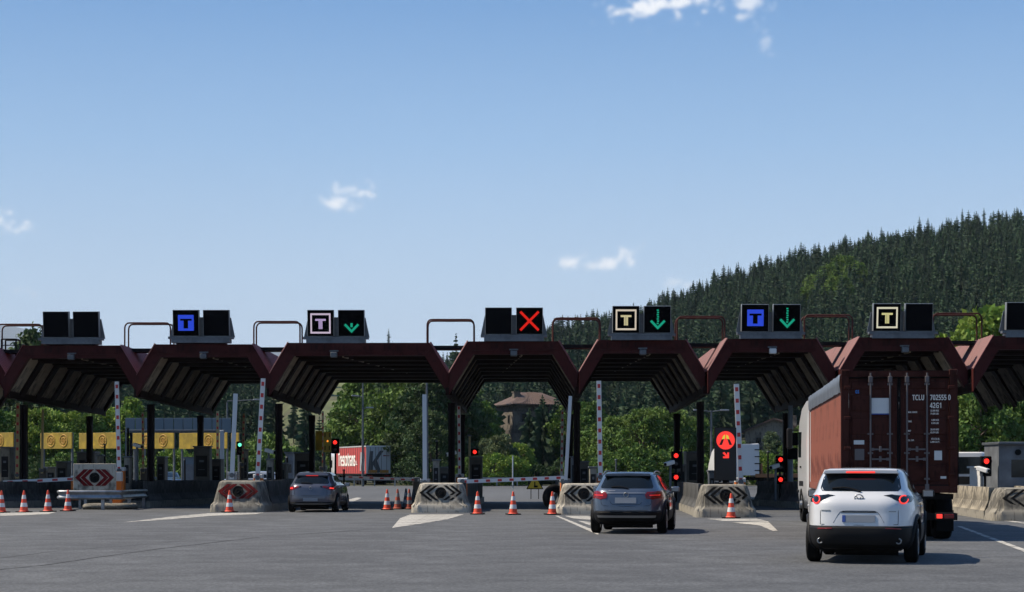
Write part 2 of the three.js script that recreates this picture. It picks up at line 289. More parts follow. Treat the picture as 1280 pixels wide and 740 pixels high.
for (let k = 0; k < tips.length - 1; k++) {
  const a = tips[k], b = tips[k + 1], W = b.x - a.x, zf = (a.d + b.d) / 2;
  const c = thing('toll_canopy', canopyWords[k], 'canopy', [a.x, 0, -zf], -0.009, 'toll plaza canopies');
  const depth = BAYS * PITCH, yEnd = -DROP * depth;
  mesh('front_frame', slab(arch(W, 0, 0), 0.34, -0.34), M.canopyRed, c);
  mesh('frame_trim', [slab([[0.80, CY.top - 0.30], [W - 0.80, CY.top - 0.30], [W - 0.85, CY.top - 0.36], [0.85, CY.top - 0.36]], 0.03, 0.002)], M.canopyRed, c);
  for (const sgn of [0, 1]) mesh('frame_edge', slab([[0.03, CY.notch + 0.012], [0.755, CY.top + 0.012], [0.755, CY.top + 0.045], [0.03, CY.notch + 0.06]].map(([x, y]) => [sgn ? W - x : x, y]), 0.10, -0.06), M.canopySheet, c);
  for (let j = 1; j <= BAYS; j++) mesh('rib', slab(arch(W, 0.10, j === BAYS ? 0.06 : 0.05, -DROP * j * PITCH), j === BAYS ? 0.4 : 0.62, -j * PITCH), M.beam, c);
  for (let j = 0; j < BAYS; j++) { // lining panels between the ribs: left slope, ceiling, right slope
    const z0 = j * PITCH + (j ? 0.0 : 0.35), z1 = (j + 1) * PITCH - 0.63, y0 = -DROP * z0 - 0.10, y1 = -DROP * z1 - 0.10;
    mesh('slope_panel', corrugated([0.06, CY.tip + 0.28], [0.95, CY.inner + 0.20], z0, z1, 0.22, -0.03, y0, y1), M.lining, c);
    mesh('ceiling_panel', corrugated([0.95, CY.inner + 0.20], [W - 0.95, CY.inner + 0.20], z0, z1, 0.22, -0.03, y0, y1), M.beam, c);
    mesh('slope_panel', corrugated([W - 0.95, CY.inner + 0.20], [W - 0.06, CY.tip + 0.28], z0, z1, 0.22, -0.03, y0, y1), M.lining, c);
    mesh('purlin', [box(W - 2.1, 0.10, 0.10, W / 2, CY.inner - 0.02 - DROP * z0, -(z0 + z1) / 2 - 0.1), box(W - 2.0, 0.08, 0.08, W / 2, CY.inner + 0.01 - DROP * z0, -(z0 + z1) / 2 + 0.6)], M.beam, c);
  }
  const up = 0.035;
  mesh('roof_sheet', corrugated([0.04, CY.notch + up], [0.75, CY.top + up - 0.01], 0.06, depth + 0.1, 0.24, 0.05, 0, yEnd), M.canopySheet, c);
  mesh('roof_sheet', corrugated([0.75, CY.top + up - 0.01], [W - 0.75, CY.top + up - 0.01], 0.36, depth + 0.1, 0.24, 0.03, -0.03, yEnd), M.canopySheet, c);
  mesh('roof_sheet', corrugated([W - 0.75, CY.top + up - 0.01], [W - 0.04, CY.notch + up], 0.06, depth + 0.1, 0.24, 0.05, 0, yEnd), M.canopySheet, c);
  // valley beam and the two columns that carry it
  const g = new THREE.BoxGeometry(0.26, 0.30, depth - 0.4); { const p = g.attributes.position; for (let i = 0; i < p.count; i++) p.setY(i, p.getY(i) - DROP * (depth / 2 - p.getZ(i))); } g.translate(0, CY.tip + 0.13, -depth / 2 - 0.1);
  mesh('valley_beam', g, M.beam, c);
  for (const cd of [2.9, 14.3]) {
    const hgt = CY.tip - 0.2 - DROP * cd;
    mesh('column', [box(0.08, hgt, 0.26, -0.09, hgt / 2, -cd), box(0.08, hgt, 0.26, 0.09, hgt / 2, -cd), box(0.14, hgt, 0.06, 0, hgt / 2, -cd), box(0.5, 0.05, 0.55, 0, 0.28, -cd)], M.columnPaint, c);
    mesh('knee_bracket', [box(0.3, 0.3, 0.12, 0, hgt - 0.14, -cd, 0, 0, 0)], M.beam, c);
  }
  // flood light under the front edge and its conduit
  if (k > 0 && k < 8) {
    const fx = W * (k === 3 ? 0.36 : 0.5) + 0.02, f = mesh('flood_light', [rbox(0.26, 0.2, 0.22, 0.03, fx, CY.inner + 0.02, 0.14)], k === 6 ? M.white : M.greySteel, c);
    mesh('bracket', [box(0.34, 0.05, 0.06, fx, CY.inner + 0.18, 0.06), box(0.05, 0.12, 0.04, fx - 0.08, CY.inner + 0.13, 0.05)], M.greySteel, f);
    mesh('conduit', bar([fx + 0.3, CY.inner - 0.02, -0.4], [k < 4 ? W * 0.8 : W * 0.3, CY.inner - 0.12, -depth + 1], 0.035), M.lining, c);
  }
}
// ------------------------------------------------------------ service walkway hoops over the valleys
const hoopWords = ['cut by the left edge, beside the blank boxes', 'between the blank boxes and the blue T sign on the left', 'between the blue T and the white framed T on the left', 'just left of the red X sign', 'just right of the red X sign', 'left of the blue T sign on the right', 'left of the yellow framed T on the right', 'right of the yellow framed T sign'];
tips.slice(1, 9).forEach((t, i) => {
  const d = t.d + 2.0, w = thing('walkway_hoop', 'rusty guard rail hoop ' + hoopWords[i], 'guard rail', [t.x, 0, -d], 0, 'walkway hoops');
  for (const dz of [0, -0.75]) mesh('hoop', tube([[-0.93, CY.top + 0.0, dz], [-0.93, CY.top + 0.6, dz], [-0.92, CY.top + 0.88, dz], [-0.84, CY.top + 1.0, dz], [-0.7, CY.top + 1.03, dz], [0, CY.top + 1.03, dz], [0.7, CY.top + 1.03, dz], [0.84, CY.top + 1.0, dz], [0.92, CY.top + 0.88, dz], [0.93, CY.top + 0.6, dz], [0.93, CY.top + 0.0, dz]], 0.032, 8, 60), M.railRust, w);
  mesh('deck', [box(2.0, 0.14, 0.1, 0, CY.top - 0.08, 0.02), box(2.0, 0.14, 0.1, 0, CY.top - 0.08, -0.77), box(2.0, 0.04, 0.8, 0, CY.top - 0.12, -0.37)], M.blackSteel, w);
});
{ // small cable box seen above the canopy at the far left and lattice of a maintenance platform
  const d = 76, w = thing('maintenance_platform', 'small dark railed platform above the canopy at the left edge', 'platform', [px(11, d), 0, -d]);
  const y0 = py(446, d), y1 = py(424, d);
  for (const [x, z] of [[-0.3, 0], [0.3, 0], [-0.3, -0.6], [0.3, -0.6]]) mesh('post', bar([x, CY.top - 0.25, z], [x, y1, z], 0.035), M.blackSteel, w);
  mesh('rail', [bar([-0.3, y1, 0], [0.3, y1, 0], 0.03), bar([-0.3, y1, -0.6], [0.3, y1, -0.6], 0.03), bar([-0.3, y1 - 0.25, 0], [0.3, y1 - 0.25, 0], 0.02), bar([0.3, y1, 0], [0.3, y1, -0.6], 0.03)], M.blackSteel, w);
  mesh('platform_floor', box(0.7, 0.05, 0.7, 0, CY.top - 0.03, -0.3), M.blackSteel, w);
}
// ------------------------------------------------------------ lane signs
function ledCanvas(draw) {
  const S = 256, c = document.createElement('canvas'); c.width = c.height = S; const g = c.getContext('2d');
  g.fillStyle = '#000'; g.fillRect(0, 0, S, S); draw(g, S);
  g.fillStyle = 'rgba(0,0,0,0.55)'; for (let i = 0; i <= 32; i++) { g.fillRect(i * 8 - 1, 0, 2, S); g.fillRect(0, i * 8 - 1, S, 2); }
  const t = new THREE.CanvasTexture(c); t.colorSpace = THREE.SRGBColorSpace; t.magFilter = THREE.LinearFilter; return t;
}
const draws = {
  blueT(g, S) { g.fillStyle = '#3355f5'; g.fillRect(48, 44, 164, 164); g.fillStyle = '#000'; g.fillRect(70, 84, 120, 20); g.fillRect(106, 84, 46, 100); },
  framedT: (a, b) => (g, S) => { g.strokeStyle = a; g.lineWidth = 18; g.strokeRect(32, 36, 192, 190); g.fillStyle = b; g.fillRect(74, 84, 108, 20); g.fillRect(108, 84, 40, 104); g.fillStyle = '#000'; g.fillRect(120, 100, 3, 90); g.fillRect(134, 100, 3, 90); },
  arrow: (short) => (g, S) => { g.strokeStyle = '#1fb592'; g.lineWidth = 24; g.beginPath(); g.moveTo(62, 140); g.lineTo(132, 212); g.lineTo(202, 140); g.stroke(); g.fillStyle = '#1fb592'; if (short) g.fillRect(120, 128, 24, 42); else for (let i = 0; i < 7; i++) g.fillRect(121 + (i % 2) * 3, 28 + i * 22, 20, 14); },
  cross(g, S) { g.strokeStyle = '#ff2a1e'; g.lineWidth = 25; g.beginPath(); g.moveTo(34, 34); g.lineTo(220, 222); g.moveTo(220, 34); g.lineTo(34, 222); g.stroke(); },
};
const screens = {};
for (const [k, f] of Object.entries({ blueT: draws.blueT, framedTpale: draws.framedT('#e9d6ef', '#cfb6ea'), framedT: draws.framedT('#f5e6d2', '#ecdfae'), framedTyellow: draws.framedT('#f8f2d8', '#eee6a4'), arrowShort: draws.arrow(true), arrow: draws.arrow(false), cross: draws.cross })) {
  const t = ledCanvas(f); screens[k] = new THREE.MeshPhysicalMaterial({ name: 'screen_' + k, color: 0x020203, roughness: 0.8, specularIntensity: 0.12, emissive: 0xffffff, emissiveMap: t, emissiveIntensity: 0.72 });
}
function laneSign(cx, yTop, words, left, right, d) {
  const s = thing('lane_sign', words, 'lane sign', [px(cx, d), 0, -d], 0, 'overhead lane signs'), yt = py(yTop, d), B = 1.03, gap = 0.165;
  mesh('base_frame', [box(2.56, 0.09, 0.3, 0, yt - 1.10, 0), box(2.3, 0.16, 0.5, 0, yt - 1.22, -0.1)], M.greySteel, s);
  mesh('pedestal', [box(1.95, yt - 1.28 - CY.top - 0.02, 0.6, -0.05, (yt - 1.28 + CY.top) / 2 + 0.01, -0.42)], M.canopyRed, s);
  for (const sx of [-1, 1]) mesh('side_bracket', slab([[0, yt - 1.06], [0.36, yt - 1.06], [0.2, yt - 0.28], [0, yt - 0.28]].map(([x, y]) => [sx * (x + B / 2 + gap / 2 + 0.33), y]).sort(() => 0), 0.06, -0.34), M.greySteel, s);
  mesh('back_plate', box(0.42, 0.8, 0.06, 0, yt - 0.66, -0.31), M.greySteel, s);
  [left, right].forEach((scr, k) => {
    const h = new THREE.Group(); h.name = 'display_box'; s.add(h); h.position.set((k ? 1 : -1) * (B + gap) / 2, yt - 1.03, 0); h.rotation.x = 0.10;
    mesh('casing', [rbox(B, B, 0.24, 0.012, 0, B / 2, -0.12)], M.displayRim, h);
    mesh('bezel', box(B - 0.035, B - 0.035, 0.016, 0, B / 2, 0.009), M.displayBlack, h);
    if (scr) { const sc = mesh('screen', new THREE.PlaneGeometry(B - 0.06, B - 0.06).translate(0, B / 2, 0.022), screens[scr], h); sc.castShadow = false; }
    mesh('hinge', [box(0.9, 0.02, 0.02, 0, -0.01, 0.01)], M.galv, h);
  });
  return s;
}
laneSign(89, 389.5, 'overhead lane sign with both boxes blank at far left', null, null, 73.2);
laneSign(251.5, 387.5, 'overhead lane sign with blue T beside a blank box', 'blueT', null, 72.5);
laneSign(420, 387.5, 'overhead lane sign with violet white framed T and short green arrow', 'framedTpale', 'arrowShort', 71.8);
laneSign(642.5, 384.5, 'overhead lane sign with blank box and red X', null, 'cross', 70.8);
laneSign(802, 382.5, 'overhead lane sign with cream framed T and long green arrow', 'framedT', 'arrow', 70.1);
laneSign(963.5, 380.5, 'overhead lane sign with blue T beside a green arrow', 'blueT', 'arrow', 69.4);
laneSign(1128.5, 379.5, 'overhead lane sign with yellow framed T beside a blank box', 'framedTyellow', null, 68.7);
laneSign(1295, 378, 'overhead lane sign with blank box cut off at right edge', null, null, 68.1);

// ------------------------------------------------------------ islands between the lanes
function loft(rows, plan, cap = true) { // rows: array of point loops of equal length
  const n = rows[0].length, pos = [], idx = []; rows.forEach(r => r.forEach(p => pos.push(...p)));
  for (let j = 0; j + 1 < rows.length; j++) for (let i = 0; i < n; i++) { const a = j * n + i, b = j * n + (i + 1) % n; idx.push(a, b, a + n, a + n, b, b + n); }
  if (cap) for (const [row, flip] of [[0, true], [rows.length - 1, false]]) { const c = pos.length / 3, s = rows[row].reduce((t, p) => [t[0] + p[0] / n, t[1] + p[1] / n, t[2] + p[2] / n], [0, 0, 0]); pos.push(...s); for (let i = 0; i < n; i++) { const a = row * n + i, b = row * n + (i + 1) % n; flip ? idx.push(a, c, b) : idx.push(a, b, c); } }
  const g = new THREE.BufferGeometry(); g.setAttribute('position', new THREE.Float32BufferAttribute(pos, 3)); g.setIndex(idx); g.computeVertexNormals(); return g;
}
function noseRow(y, w, zf, zb, n = 8, N = 48, jit = 0) { const out = []; for (let i = 0; i < N; i++) { const a = i / N * 2 * Math.PI, c = Math.cos(a), s = Math.sin(a), L = (zf - zb) / 2, e = 2 / n; const jx = jit * (noise(i * 0.9, y * 9) - 0.5); out.push([Math.sign(c) * Math.pow(Math.abs(c), e) * (w + jx), y, (zf + zb) / 2 - Math.sign(s) * Math.pow(Math.abs(s), e) * (L + jx)]); } return out; }
const chev = (apex, arm, H, t) => [[apex, 0], [arm, H], [arm + t, H], [apex + t, 0], [arm + t, -H], [arm, -H]];
function chevrons(o, mat, W = 0.78, H = 0.28, tilt = 0, at = [0, 0.68, 0], base = 0.015, stroke = 0.105) { // double chevrons left and right of a ringed disc
  const place = (g) => g.rotateX(tilt).translate(...at), sg = Math.sign;
  for (const [a, arm] of [[-0.90, -0.50], [-0.64, -0.24], [0.90, 0.50], [0.64, 0.24]]) {
    const t = sg(a) * -stroke, pts = chev(a * W, arm * W, H, t); mesh('chevron', place(slab(a < 0 ? pts : pts.reverse(), 0.012, base)), mat, o);
  }
  mesh('reflector_disc', place(join([cyl(0.165, 0.165, 0.035, 0, 0, base + 0.01, 28, 'z'), new THREE.TorusGeometry(0.18, 0.022, 6, 28).translate(0, 0, base + 0.02)])), M.markBlack, o);
  mesh('disc_centre', place(join([cyl(0.10, 0.10, 0.02, 0, 0, base + 0.035, 20, 'z'), new THREE.TorusGeometry(0.06, 0.012, 5, 16).translate(0, 0, base + 0.045)])), M.blackPaint, o);
}
function island(words, X, D, tip, opts = {}) {
  const tx = tip.x, td = tip.d + 3, ang = Math.atan2(tx - X, td - D), len = opts.len || 20;
  const o = thing('toll_island', words, 'concrete island', [X, 0, -D], -ang, 'islands between the toll lanes');
  const W = opts.w || 1.0, H = opts.h || 1.05;
  if (!opts.noNose) {
    const rows = [noseRow(0, W, 0, -1.9, 9, 60), noseRow(0.16, W * 0.99, -0.015, -1.9, 9, 60, 0.05), noseRow(0.25, W * 0.97, -0.04, -1.9, 9, 60, 0.07), noseRow(0.30, W * 0.94, -0.08, -1.9, 8, 60, 0.06), noseRow(0.36, W * 0.90, -0.13, -1.88, 8, 60, 0.05), noseRow(0.6, W * 0.85, -0.20, -1.86, 8, 60, 0.04), noseRow(0.8, W * 0.80, -0.26, -1.85, 8, 60, 0.04), noseRow(H - 0.10, W * 0.745, -0.315, -1.84, 8, 60, 0.03), noseRow(H - 0.03, W * 0.715, -0.345, -1.82, 7, 60, 0.02), noseRow(H, W * 0.65, -0.40, -1.76, 6, 60)];
    mesh('nose', toCreasedNormals(loft(rows).toNonIndexed(), 0.6), opts.mat || M.whitewash, o);
    chevrons(o, opts.paint || M.markBlack, W * 0.80, 0.27, -0.255, [0, (0.36 + H) / 2, -0.235], 0.004, opts.paint ? 0.17 : 0.115);
  }
  const z0 = -1.95;
  mesh('plinth', [box(W * 2 - 0.1, 0.26, len, 0, 0.13, z0 - len / 2)], M.concrete, o);
  for (const s of [-1, 1]) { // safety walls along both edges, one precast length after another
    const n = Math.round(opts.wall === undefined ? 5 : opts.wall), L = 2.9;
    for (let k = 0; k < n; k++) { const prof = [[-0.22, 0.262], [-0.2, 0.33], [-0.10, 0.55], [-0.08, H], [0.08, H], [0.08, 0.262]].map(([x, y]) => [x * -s, y]); const g = slab(s > 0 ? prof : prof.slice().reverse(), L - 0.03, -L); mesh('safety_wall', g.translate(s * (W - 0.30), 0, z0 - 0.05 - k * L), opts.wallMat || M.concreteShade, o); }
  }
  return o;
}
const I = {};
island('toll island with shade toned concrete walls leaving the picture at the left edge', px(-78, 70), 71.5, tips[1], { noNose: true, wall: 5 });
I[1] = island('long toll island with shade toned concrete walls behind the guard rail and red chevron board', px(128, 71), 72.5, { x: tips[2].x, d: tips[2].d + 4 }, { noNose: true, wall: 5, len: 18 });
I[2] = island('grimy concrete toll island nose with dark red chevrons', px(296, 66.2), 66.2, tips[3], { paint: M.redPaint, mat: M.concrete, h: 1.13, w: 1.02 });
I[3] = island('whitewashed toll island nose with black chevrons left of the red X lane', px(550.5, 65.2), 65.2, tips[4], { w: 1.05 });
I[4] = island('whitewashed toll island nose half hidden behind the blue grey crossover', px(730, 62.6), 62.6, tips[5], { w: 0.95 });
I[5] = island('whitewashed toll island nose under the red round lane signal', px(908, 58.5), 58.5, tips[6], { w: 0.98, mat: M.concrete });
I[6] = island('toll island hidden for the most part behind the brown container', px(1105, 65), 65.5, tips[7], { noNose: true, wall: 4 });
I[7] = island('concrete toll island nose with wide black chevrons at the right edge', px(1290, 54.5), 54.5, tips[8], { w: 1.15, h: 0.98, wallMat: M.creamConcrete, mat: M.concrete });

{ // guard rail bullnose and chevron board ahead of the second island
  const d = 70.2, x0 = px(75, d), x1 = px(155, d), cx = (x0 + x1) / 2, hw = (x1 - x0) / 2;
  const b = thing('chevron_board', 'white board with dark red chevrons and black disc behind the guard rail', 'sign board', [px(118.5, 71.4), 0, -71.4]);
  mesh('board', [rbox(1.66, 1.06, 0.06, 0.02, 0, py(596.5, 71.4), 0)], M.whitewash, b); chevrons(b, M.redPaint, 0.84, 0.32, 0, [0, py(597, 71.4), 0.03], 0.004, 0.18);
  for (const s of [-0.6, 0.6]) mesh('post', box(0.08, 1.4, 0.08, s, 0.7, -0.08), M.galv, b);
  const r = thing('guard_rail', 'galvanised double wave guard rail bent round the left island nose', 'guard rail', [cx, 0, -d]);
  const path = []; for (let i = 0; i <= 28; i++) { const a = Math.PI * i / 28; path.push([-Math.cos(a) * hw, Math.pow(Math.sin(a), 0.35) * 0.55]); } path.unshift([-hw, -5]); path.push([hw, -5]);
  const prof = [[0, 0.40], [0.06, 0.43], [0.06, 0.49], [0, 0.55], [0, 0.60], [0.06, 0.66], [0.06, 0.72], [0, 0.75]];
  const pos = [], idx = [], n = prof.length;
  path.forEach(([x, z], i) => { const a = path[Math.max(0, i - 1)], c = path[Math.min(path.length - 1, i + 1)], L = Math.hypot(c[0] - a[0], c[1] - a[1]) || 1, nx = -(c[1] - a[1]) / L, nz = (c[0] - a[0]) / L; prof.forEach(([o, y]) => pos.push(x + nx * o, y, z + nz * o)); if (i) for (let k = 0; k + 1 < n; k++) { const q = (i - 1) * n + k; idx.push(q, q + n, q + 1, q + 1, q + n, q + n + 1); } });
  const g = new THREE.BufferGeometry(); g.setAttribute('position', new THREE.Float32BufferAttribute(pos, 3)); g.setIndex(idx); g.computeVertexNormals(); mesh('rail', g, M.galv, r);
  for (const [x, z] of [[0.5, 0.38], [-0.9, 0.1], [hw - 0.05, -1.2], [-hw + 0.05, -1.2], [-hw + 0.05, -4], [hw - 0.05, -4]]) mesh('post', box(0.12, 0.72, 0.1, x, 0.36, z), M.galv, r);
  const kb = thing('nose_kerb', 'low weathered kerb slab under the guard rail', 'kerb', [cx + 0.45, 0, -d - 0.9]); mesh('slab', loft([noseRow(0, 0.95, 0.7, -1.2, 5), noseRow(0.16, 0.95, 0.7, -1.2, 5), noseRow(0.22, 0.88, 0.62, -1.1, 5)]), M.concrete, kb);
}

// ------------------------------------------------------------ barriers
function barrierArm(len, w = 0.10, striped = true, pieces = 9, phase = 0.35) { // geometry lists along +y from the pivot
  const whiteG = [box(w, len, 0.05, 0, len / 2, 0)], red = []; const step = len / pieces;
  if (striped) for (let k = 0; k < pieces; k++) red.push(box(w * 0.62, step * 0.36, 0.006, 0, (k + phase) * step + step * 0.18, 0.029), box(w * 0.62, step * 0.36, 0.006, 0, (k + phase) * step + step * 0.18, -0.029));
  return [whiteG, red];
}
M.armCream = std('armCream', lin(0.50, 0.42, 0.20), 0.6);
function barrier(words, X, D, yb, len, lean, o = {}) { // lean from upright, radians, positive to the right
  const b = thing('barrier_gate', words, 'barrier', [X, o.y0 === undefined ? 0.262 : o.y0, -D], 0, 'toll lane barriers'), y0 = b.position.y;
  const [wg, rg] = barrierArm(len, o.w || 0.13, o.striped !== false, o.pieces || 9, o.phase);
  const cab = new RoundedBoxGeometry(0.34, yb - y0 + 0.1, 0.34, 2, 0.03).translate(0, (yb - y0 + 0.1) / 2, -0.25);
  mesh('cabinet', cab, o.cab || (o.w < 0.13 || o.armMat ? M.cabinet : M.orange), b);
  mesh('cabinet_top', rbox(0.36, 0.16, 0.36, 0.03, 0, yb - y0 + 0.05, -0.25), o.top || (o.w < 0.13 || o.armMat ? M.greySteel : M.white), b);
  const piv = (g) => g.translate(0, -0.15, 0).rotateZ(-lean).translate(0, yb - y0, 0);
  const arm = mesh('arm', wg.map(piv), o.armMat || M.white, b);
  for (const g of rg.filter((_, i) => i % 2 === 0)) mesh('red_band', piv(g), M.red, arm);
  mesh('hub', cyl(0.09, 0.09, 0.12, 0, yb - y0, -0.02, 14, 'z'), M.greySteel, b);
  return b;
}
const armAt = (words, xb, yb, xt, yt, D, o = {}) => { const Y0 = py(yb, D), Y1 = py(yt, D), X = px(xb, D), len = Math.hypot(Y1 - Y0, px(xt, D) - X) + 0.15; return barrier(words, X, D, Y0, len, Math.atan2(px(xt, D) - X, Y1 - Y0), o); };
armAt('raised red and white barrier arm with orange base right of the chevron board', 149, 588, 146, 477, 73.6, { w: 0.17 });
armAt('raised red and white barrier arm leaning right beside the red chevron nose', 322, 597, 329, 473, 69.5, { w: 0.17 });
armAt('raised red and white barrier arm above the blue grey crossover', 750.5, 596, 748.5, 476, 68, { w: 0.17 });
armAt('raised red and white barrier arm beside the red round lane signal', 926, 602, 920.5, 480, 62, { w: 0.17 });
armAt('slim raised red and white barrier right of the X lane', 702, 597, 703, 512, 84, { w: 0.12, pieces: 10 });
armAt('slim raised red and white barrier left of the X lane', 574.5, 596, 573.5, 505, 80, { w: 0.14, pieces: 9 });
armAt('faded slim barrier arm raised beyond the blue T lane', 179, 588, 178.5, 515, 92, { w: 0.11, armMat: M.armCream });
armAt('yellowish barrier arm raised at the far left edge', 21.5, 594, 22.5, 504, 86, { w: 0.17, armMat: M.armCream });
armAt('short yellowish barrier arm at the end of the yellow boards', 272, 586, 272, 514, 96, { w: 0.14, armMat: M.armCream });
armAt('slim barrier arm raised beside the green traffic light', 303.5, 581, 305, 517, 90, { w: 0.12, armMat: M.armCream });
armAt('plain cream pole of a raised barrier between the yellow boards', 52.5, 588, 53.5, 512, 90, { w: 0.11, striped: false, armMat: M.armCream });
armAt('dark slim barrier arm raised behind the yellow warning box', 403.5, 586, 403.5, 514, 93, { w: 0.10, armMat: M.armCream });
armAt('plain grey raised barrier arm on the red chevron nose', 290, 594, 294.5, 492, 67.5, { striped: false, armMat: M.palePole, w: 0.16, cab: M.galv, top: M.galv, y0: 0.262 });
armAt('plain grey raised barrier arm behind the nose left of the X lane', 531, 603, 530.5, 493, 67.4, { striped: false, armMat: M.palePole, w: 0.15, cab: M.galv, top: M.galv });
armAt('plain grey raised barrier arm leaning right of the X lane', 707, 603, 713, 495, 65, { striped: false, armMat: M.palePole, w: 0.12, cab: M.orange });
{ // lowered arms
  const low = (words, xa, ya, xb, yb, D, o = {}) => armAt(words, xa, ya, xb, yb, D, { pieces: 8, w: 0.13, ...o });
  low('lowered red and white barrier closing the X lane', 578, 602, 705, 597, 67.6, { w: 0.14, pieces: 9 });
  low('lowered slim barrier behind the stacked cones of the wide lane', 520, 600, 432, 596, 92, { w: 0.12, pieces: 7 });
  low('lowered slim red and white barrier at the far left', 93, 598.5, 4, 603, 76, { w: 0.15, pieces: 5 });
}
// ------------------------------------------------------------ cars
function spline(keys, k, v) { // Catmull-Rom through keys [[y, a, b, c], ...], clamped at the ends
  const n = keys.length; if (v <= keys[0][0]) return keys[0][k]; if (v >= keys[n - 1][0]) return keys[n - 1][k];
  let i = 0; while (v > keys[i + 1][0]) i++;
  const p1 = keys[i], p2 = keys[i + 1], p0 = keys[Math.max(0, i - 1)], p3 = keys[Math.min(n - 1, i + 2)], h = p2[0] - p1[0], t = (v - p1[0]) / h;
  const m1 = i ? (p2[k] - p0[k]) / (p2[0] - p0[0]) * h : p2[k] - p1[k], m2 = i + 2 < n ? (p3[k] - p1[k]) / (p3[0] - p1[0]) * h : p2[k] - p1[k];
  const t2 = t * t, t3 = t2 * t; return (2 * t3 - 3 * t2 + 1) * p1[k] + (t3 - 2 * t2 + t) * m1 + (-2 * t3 + 3 * t2) * p2[k] + (t3 - t2) * m2;
}
const csg = new Evaluator(); csg.attributes = ['position', 'normal']; csg.useGroups = false;
function wheelParts(parent, x, z, r, w, side, mats) {
  const wh = new THREE.Group(); wh.name = 'wheel'; wh.position.set(x, r, z); parent.add(wh);
  const prof = [[r * 0.62, -w / 2 + 0.02], [r * 0.86, -w / 2], [r * 0.96, -w / 2 + 0.02], [r, -w / 2 + 0.05], [r, w / 2 - 0.05], [r * 0.96, w / 2 - 0.02], [r * 0.86, w / 2], [r * 0.62, w / 2 - 0.02], [r * 0.62, -w / 2 + 0.02]].map(([a, b]) => new THREE.Vector2(a, b));
  mesh('tyre', new THREE.LatheGeometry(prof, 40).rotateZ(Math.PI / 2), M.rubber, wh);
  const rim = [cyl(r * 0.63, r * 0.63, w * 0.7, -side * w * 0.08, 0, 0, 28, 'x'), cyl(0.07, 0.06, 0.05, side * w * 0.40, 0, 0, 12, 'x'), new THREE.TorusGeometry(r * 0.6, 0.022, 6, 32).rotateY(Math.PI / 2).translate(side * w * 0.42, 0, 0)];
  for (let k = 0; k < 5; k++) rim.push(box(0.035, r * 0.58, 0.075, side * w * 0.38, r * 0.3, 0).rotateX(k / 5 * 2 * Math.PI));
  mesh('rim', rim, mats.rim || M.rim, wh);
  return wh;
}
std('rim', lin(0.22, 0.22, 0.23), 0.3, 0.85); std('tailRed', lin(0.20, 0.006, 0.008), 0.18); std('plate', lin(0.24, 0.27, 0.31), 0.5); std('plateBlue', lin(0.02, 0.07, 0.32), 0.5);
std('satin', lin(0.34, 0.35, 0.36), 0.32, 0.8); std('brakeGlow', lin(0.6, 0.02, 0.02), 0.3, 0, { emissive: lin(1, 0.05, 0.03), emissiveIntensity: 0.75 }); std('brakeDim', lin(0.5, 0.02, 0.02), 0.3, 0, { emissive: lin(1, 0.03, 0.02), emissiveIntensity: 0.32 });
phys('paintWhite', lin(0.66, 0.68, 0.70), 0.32, { clearcoat: 1, clearcoatRoughness: 0.05 });
phys('paintGrey', lin(0.055, 0.080, 0.125), 0.35, { clearcoat: 1, clearcoatRoughness: 0.05, metalness: 0.35 });
phys('paintSlate', lin(0.06, 0.066, 0.095), 0.35, { clearcoat: 1, clearcoatRoughness: 0.05, metalness: 0.3 });
phys('paintSilver', lin(0.40, 0.43, 0.46), 0.35, { clearcoat: 1, metalness: 0.4 }); phys('paintDark', lin(0.02, 0.024, 0.035), 0.3, { clearcoat: 1 });

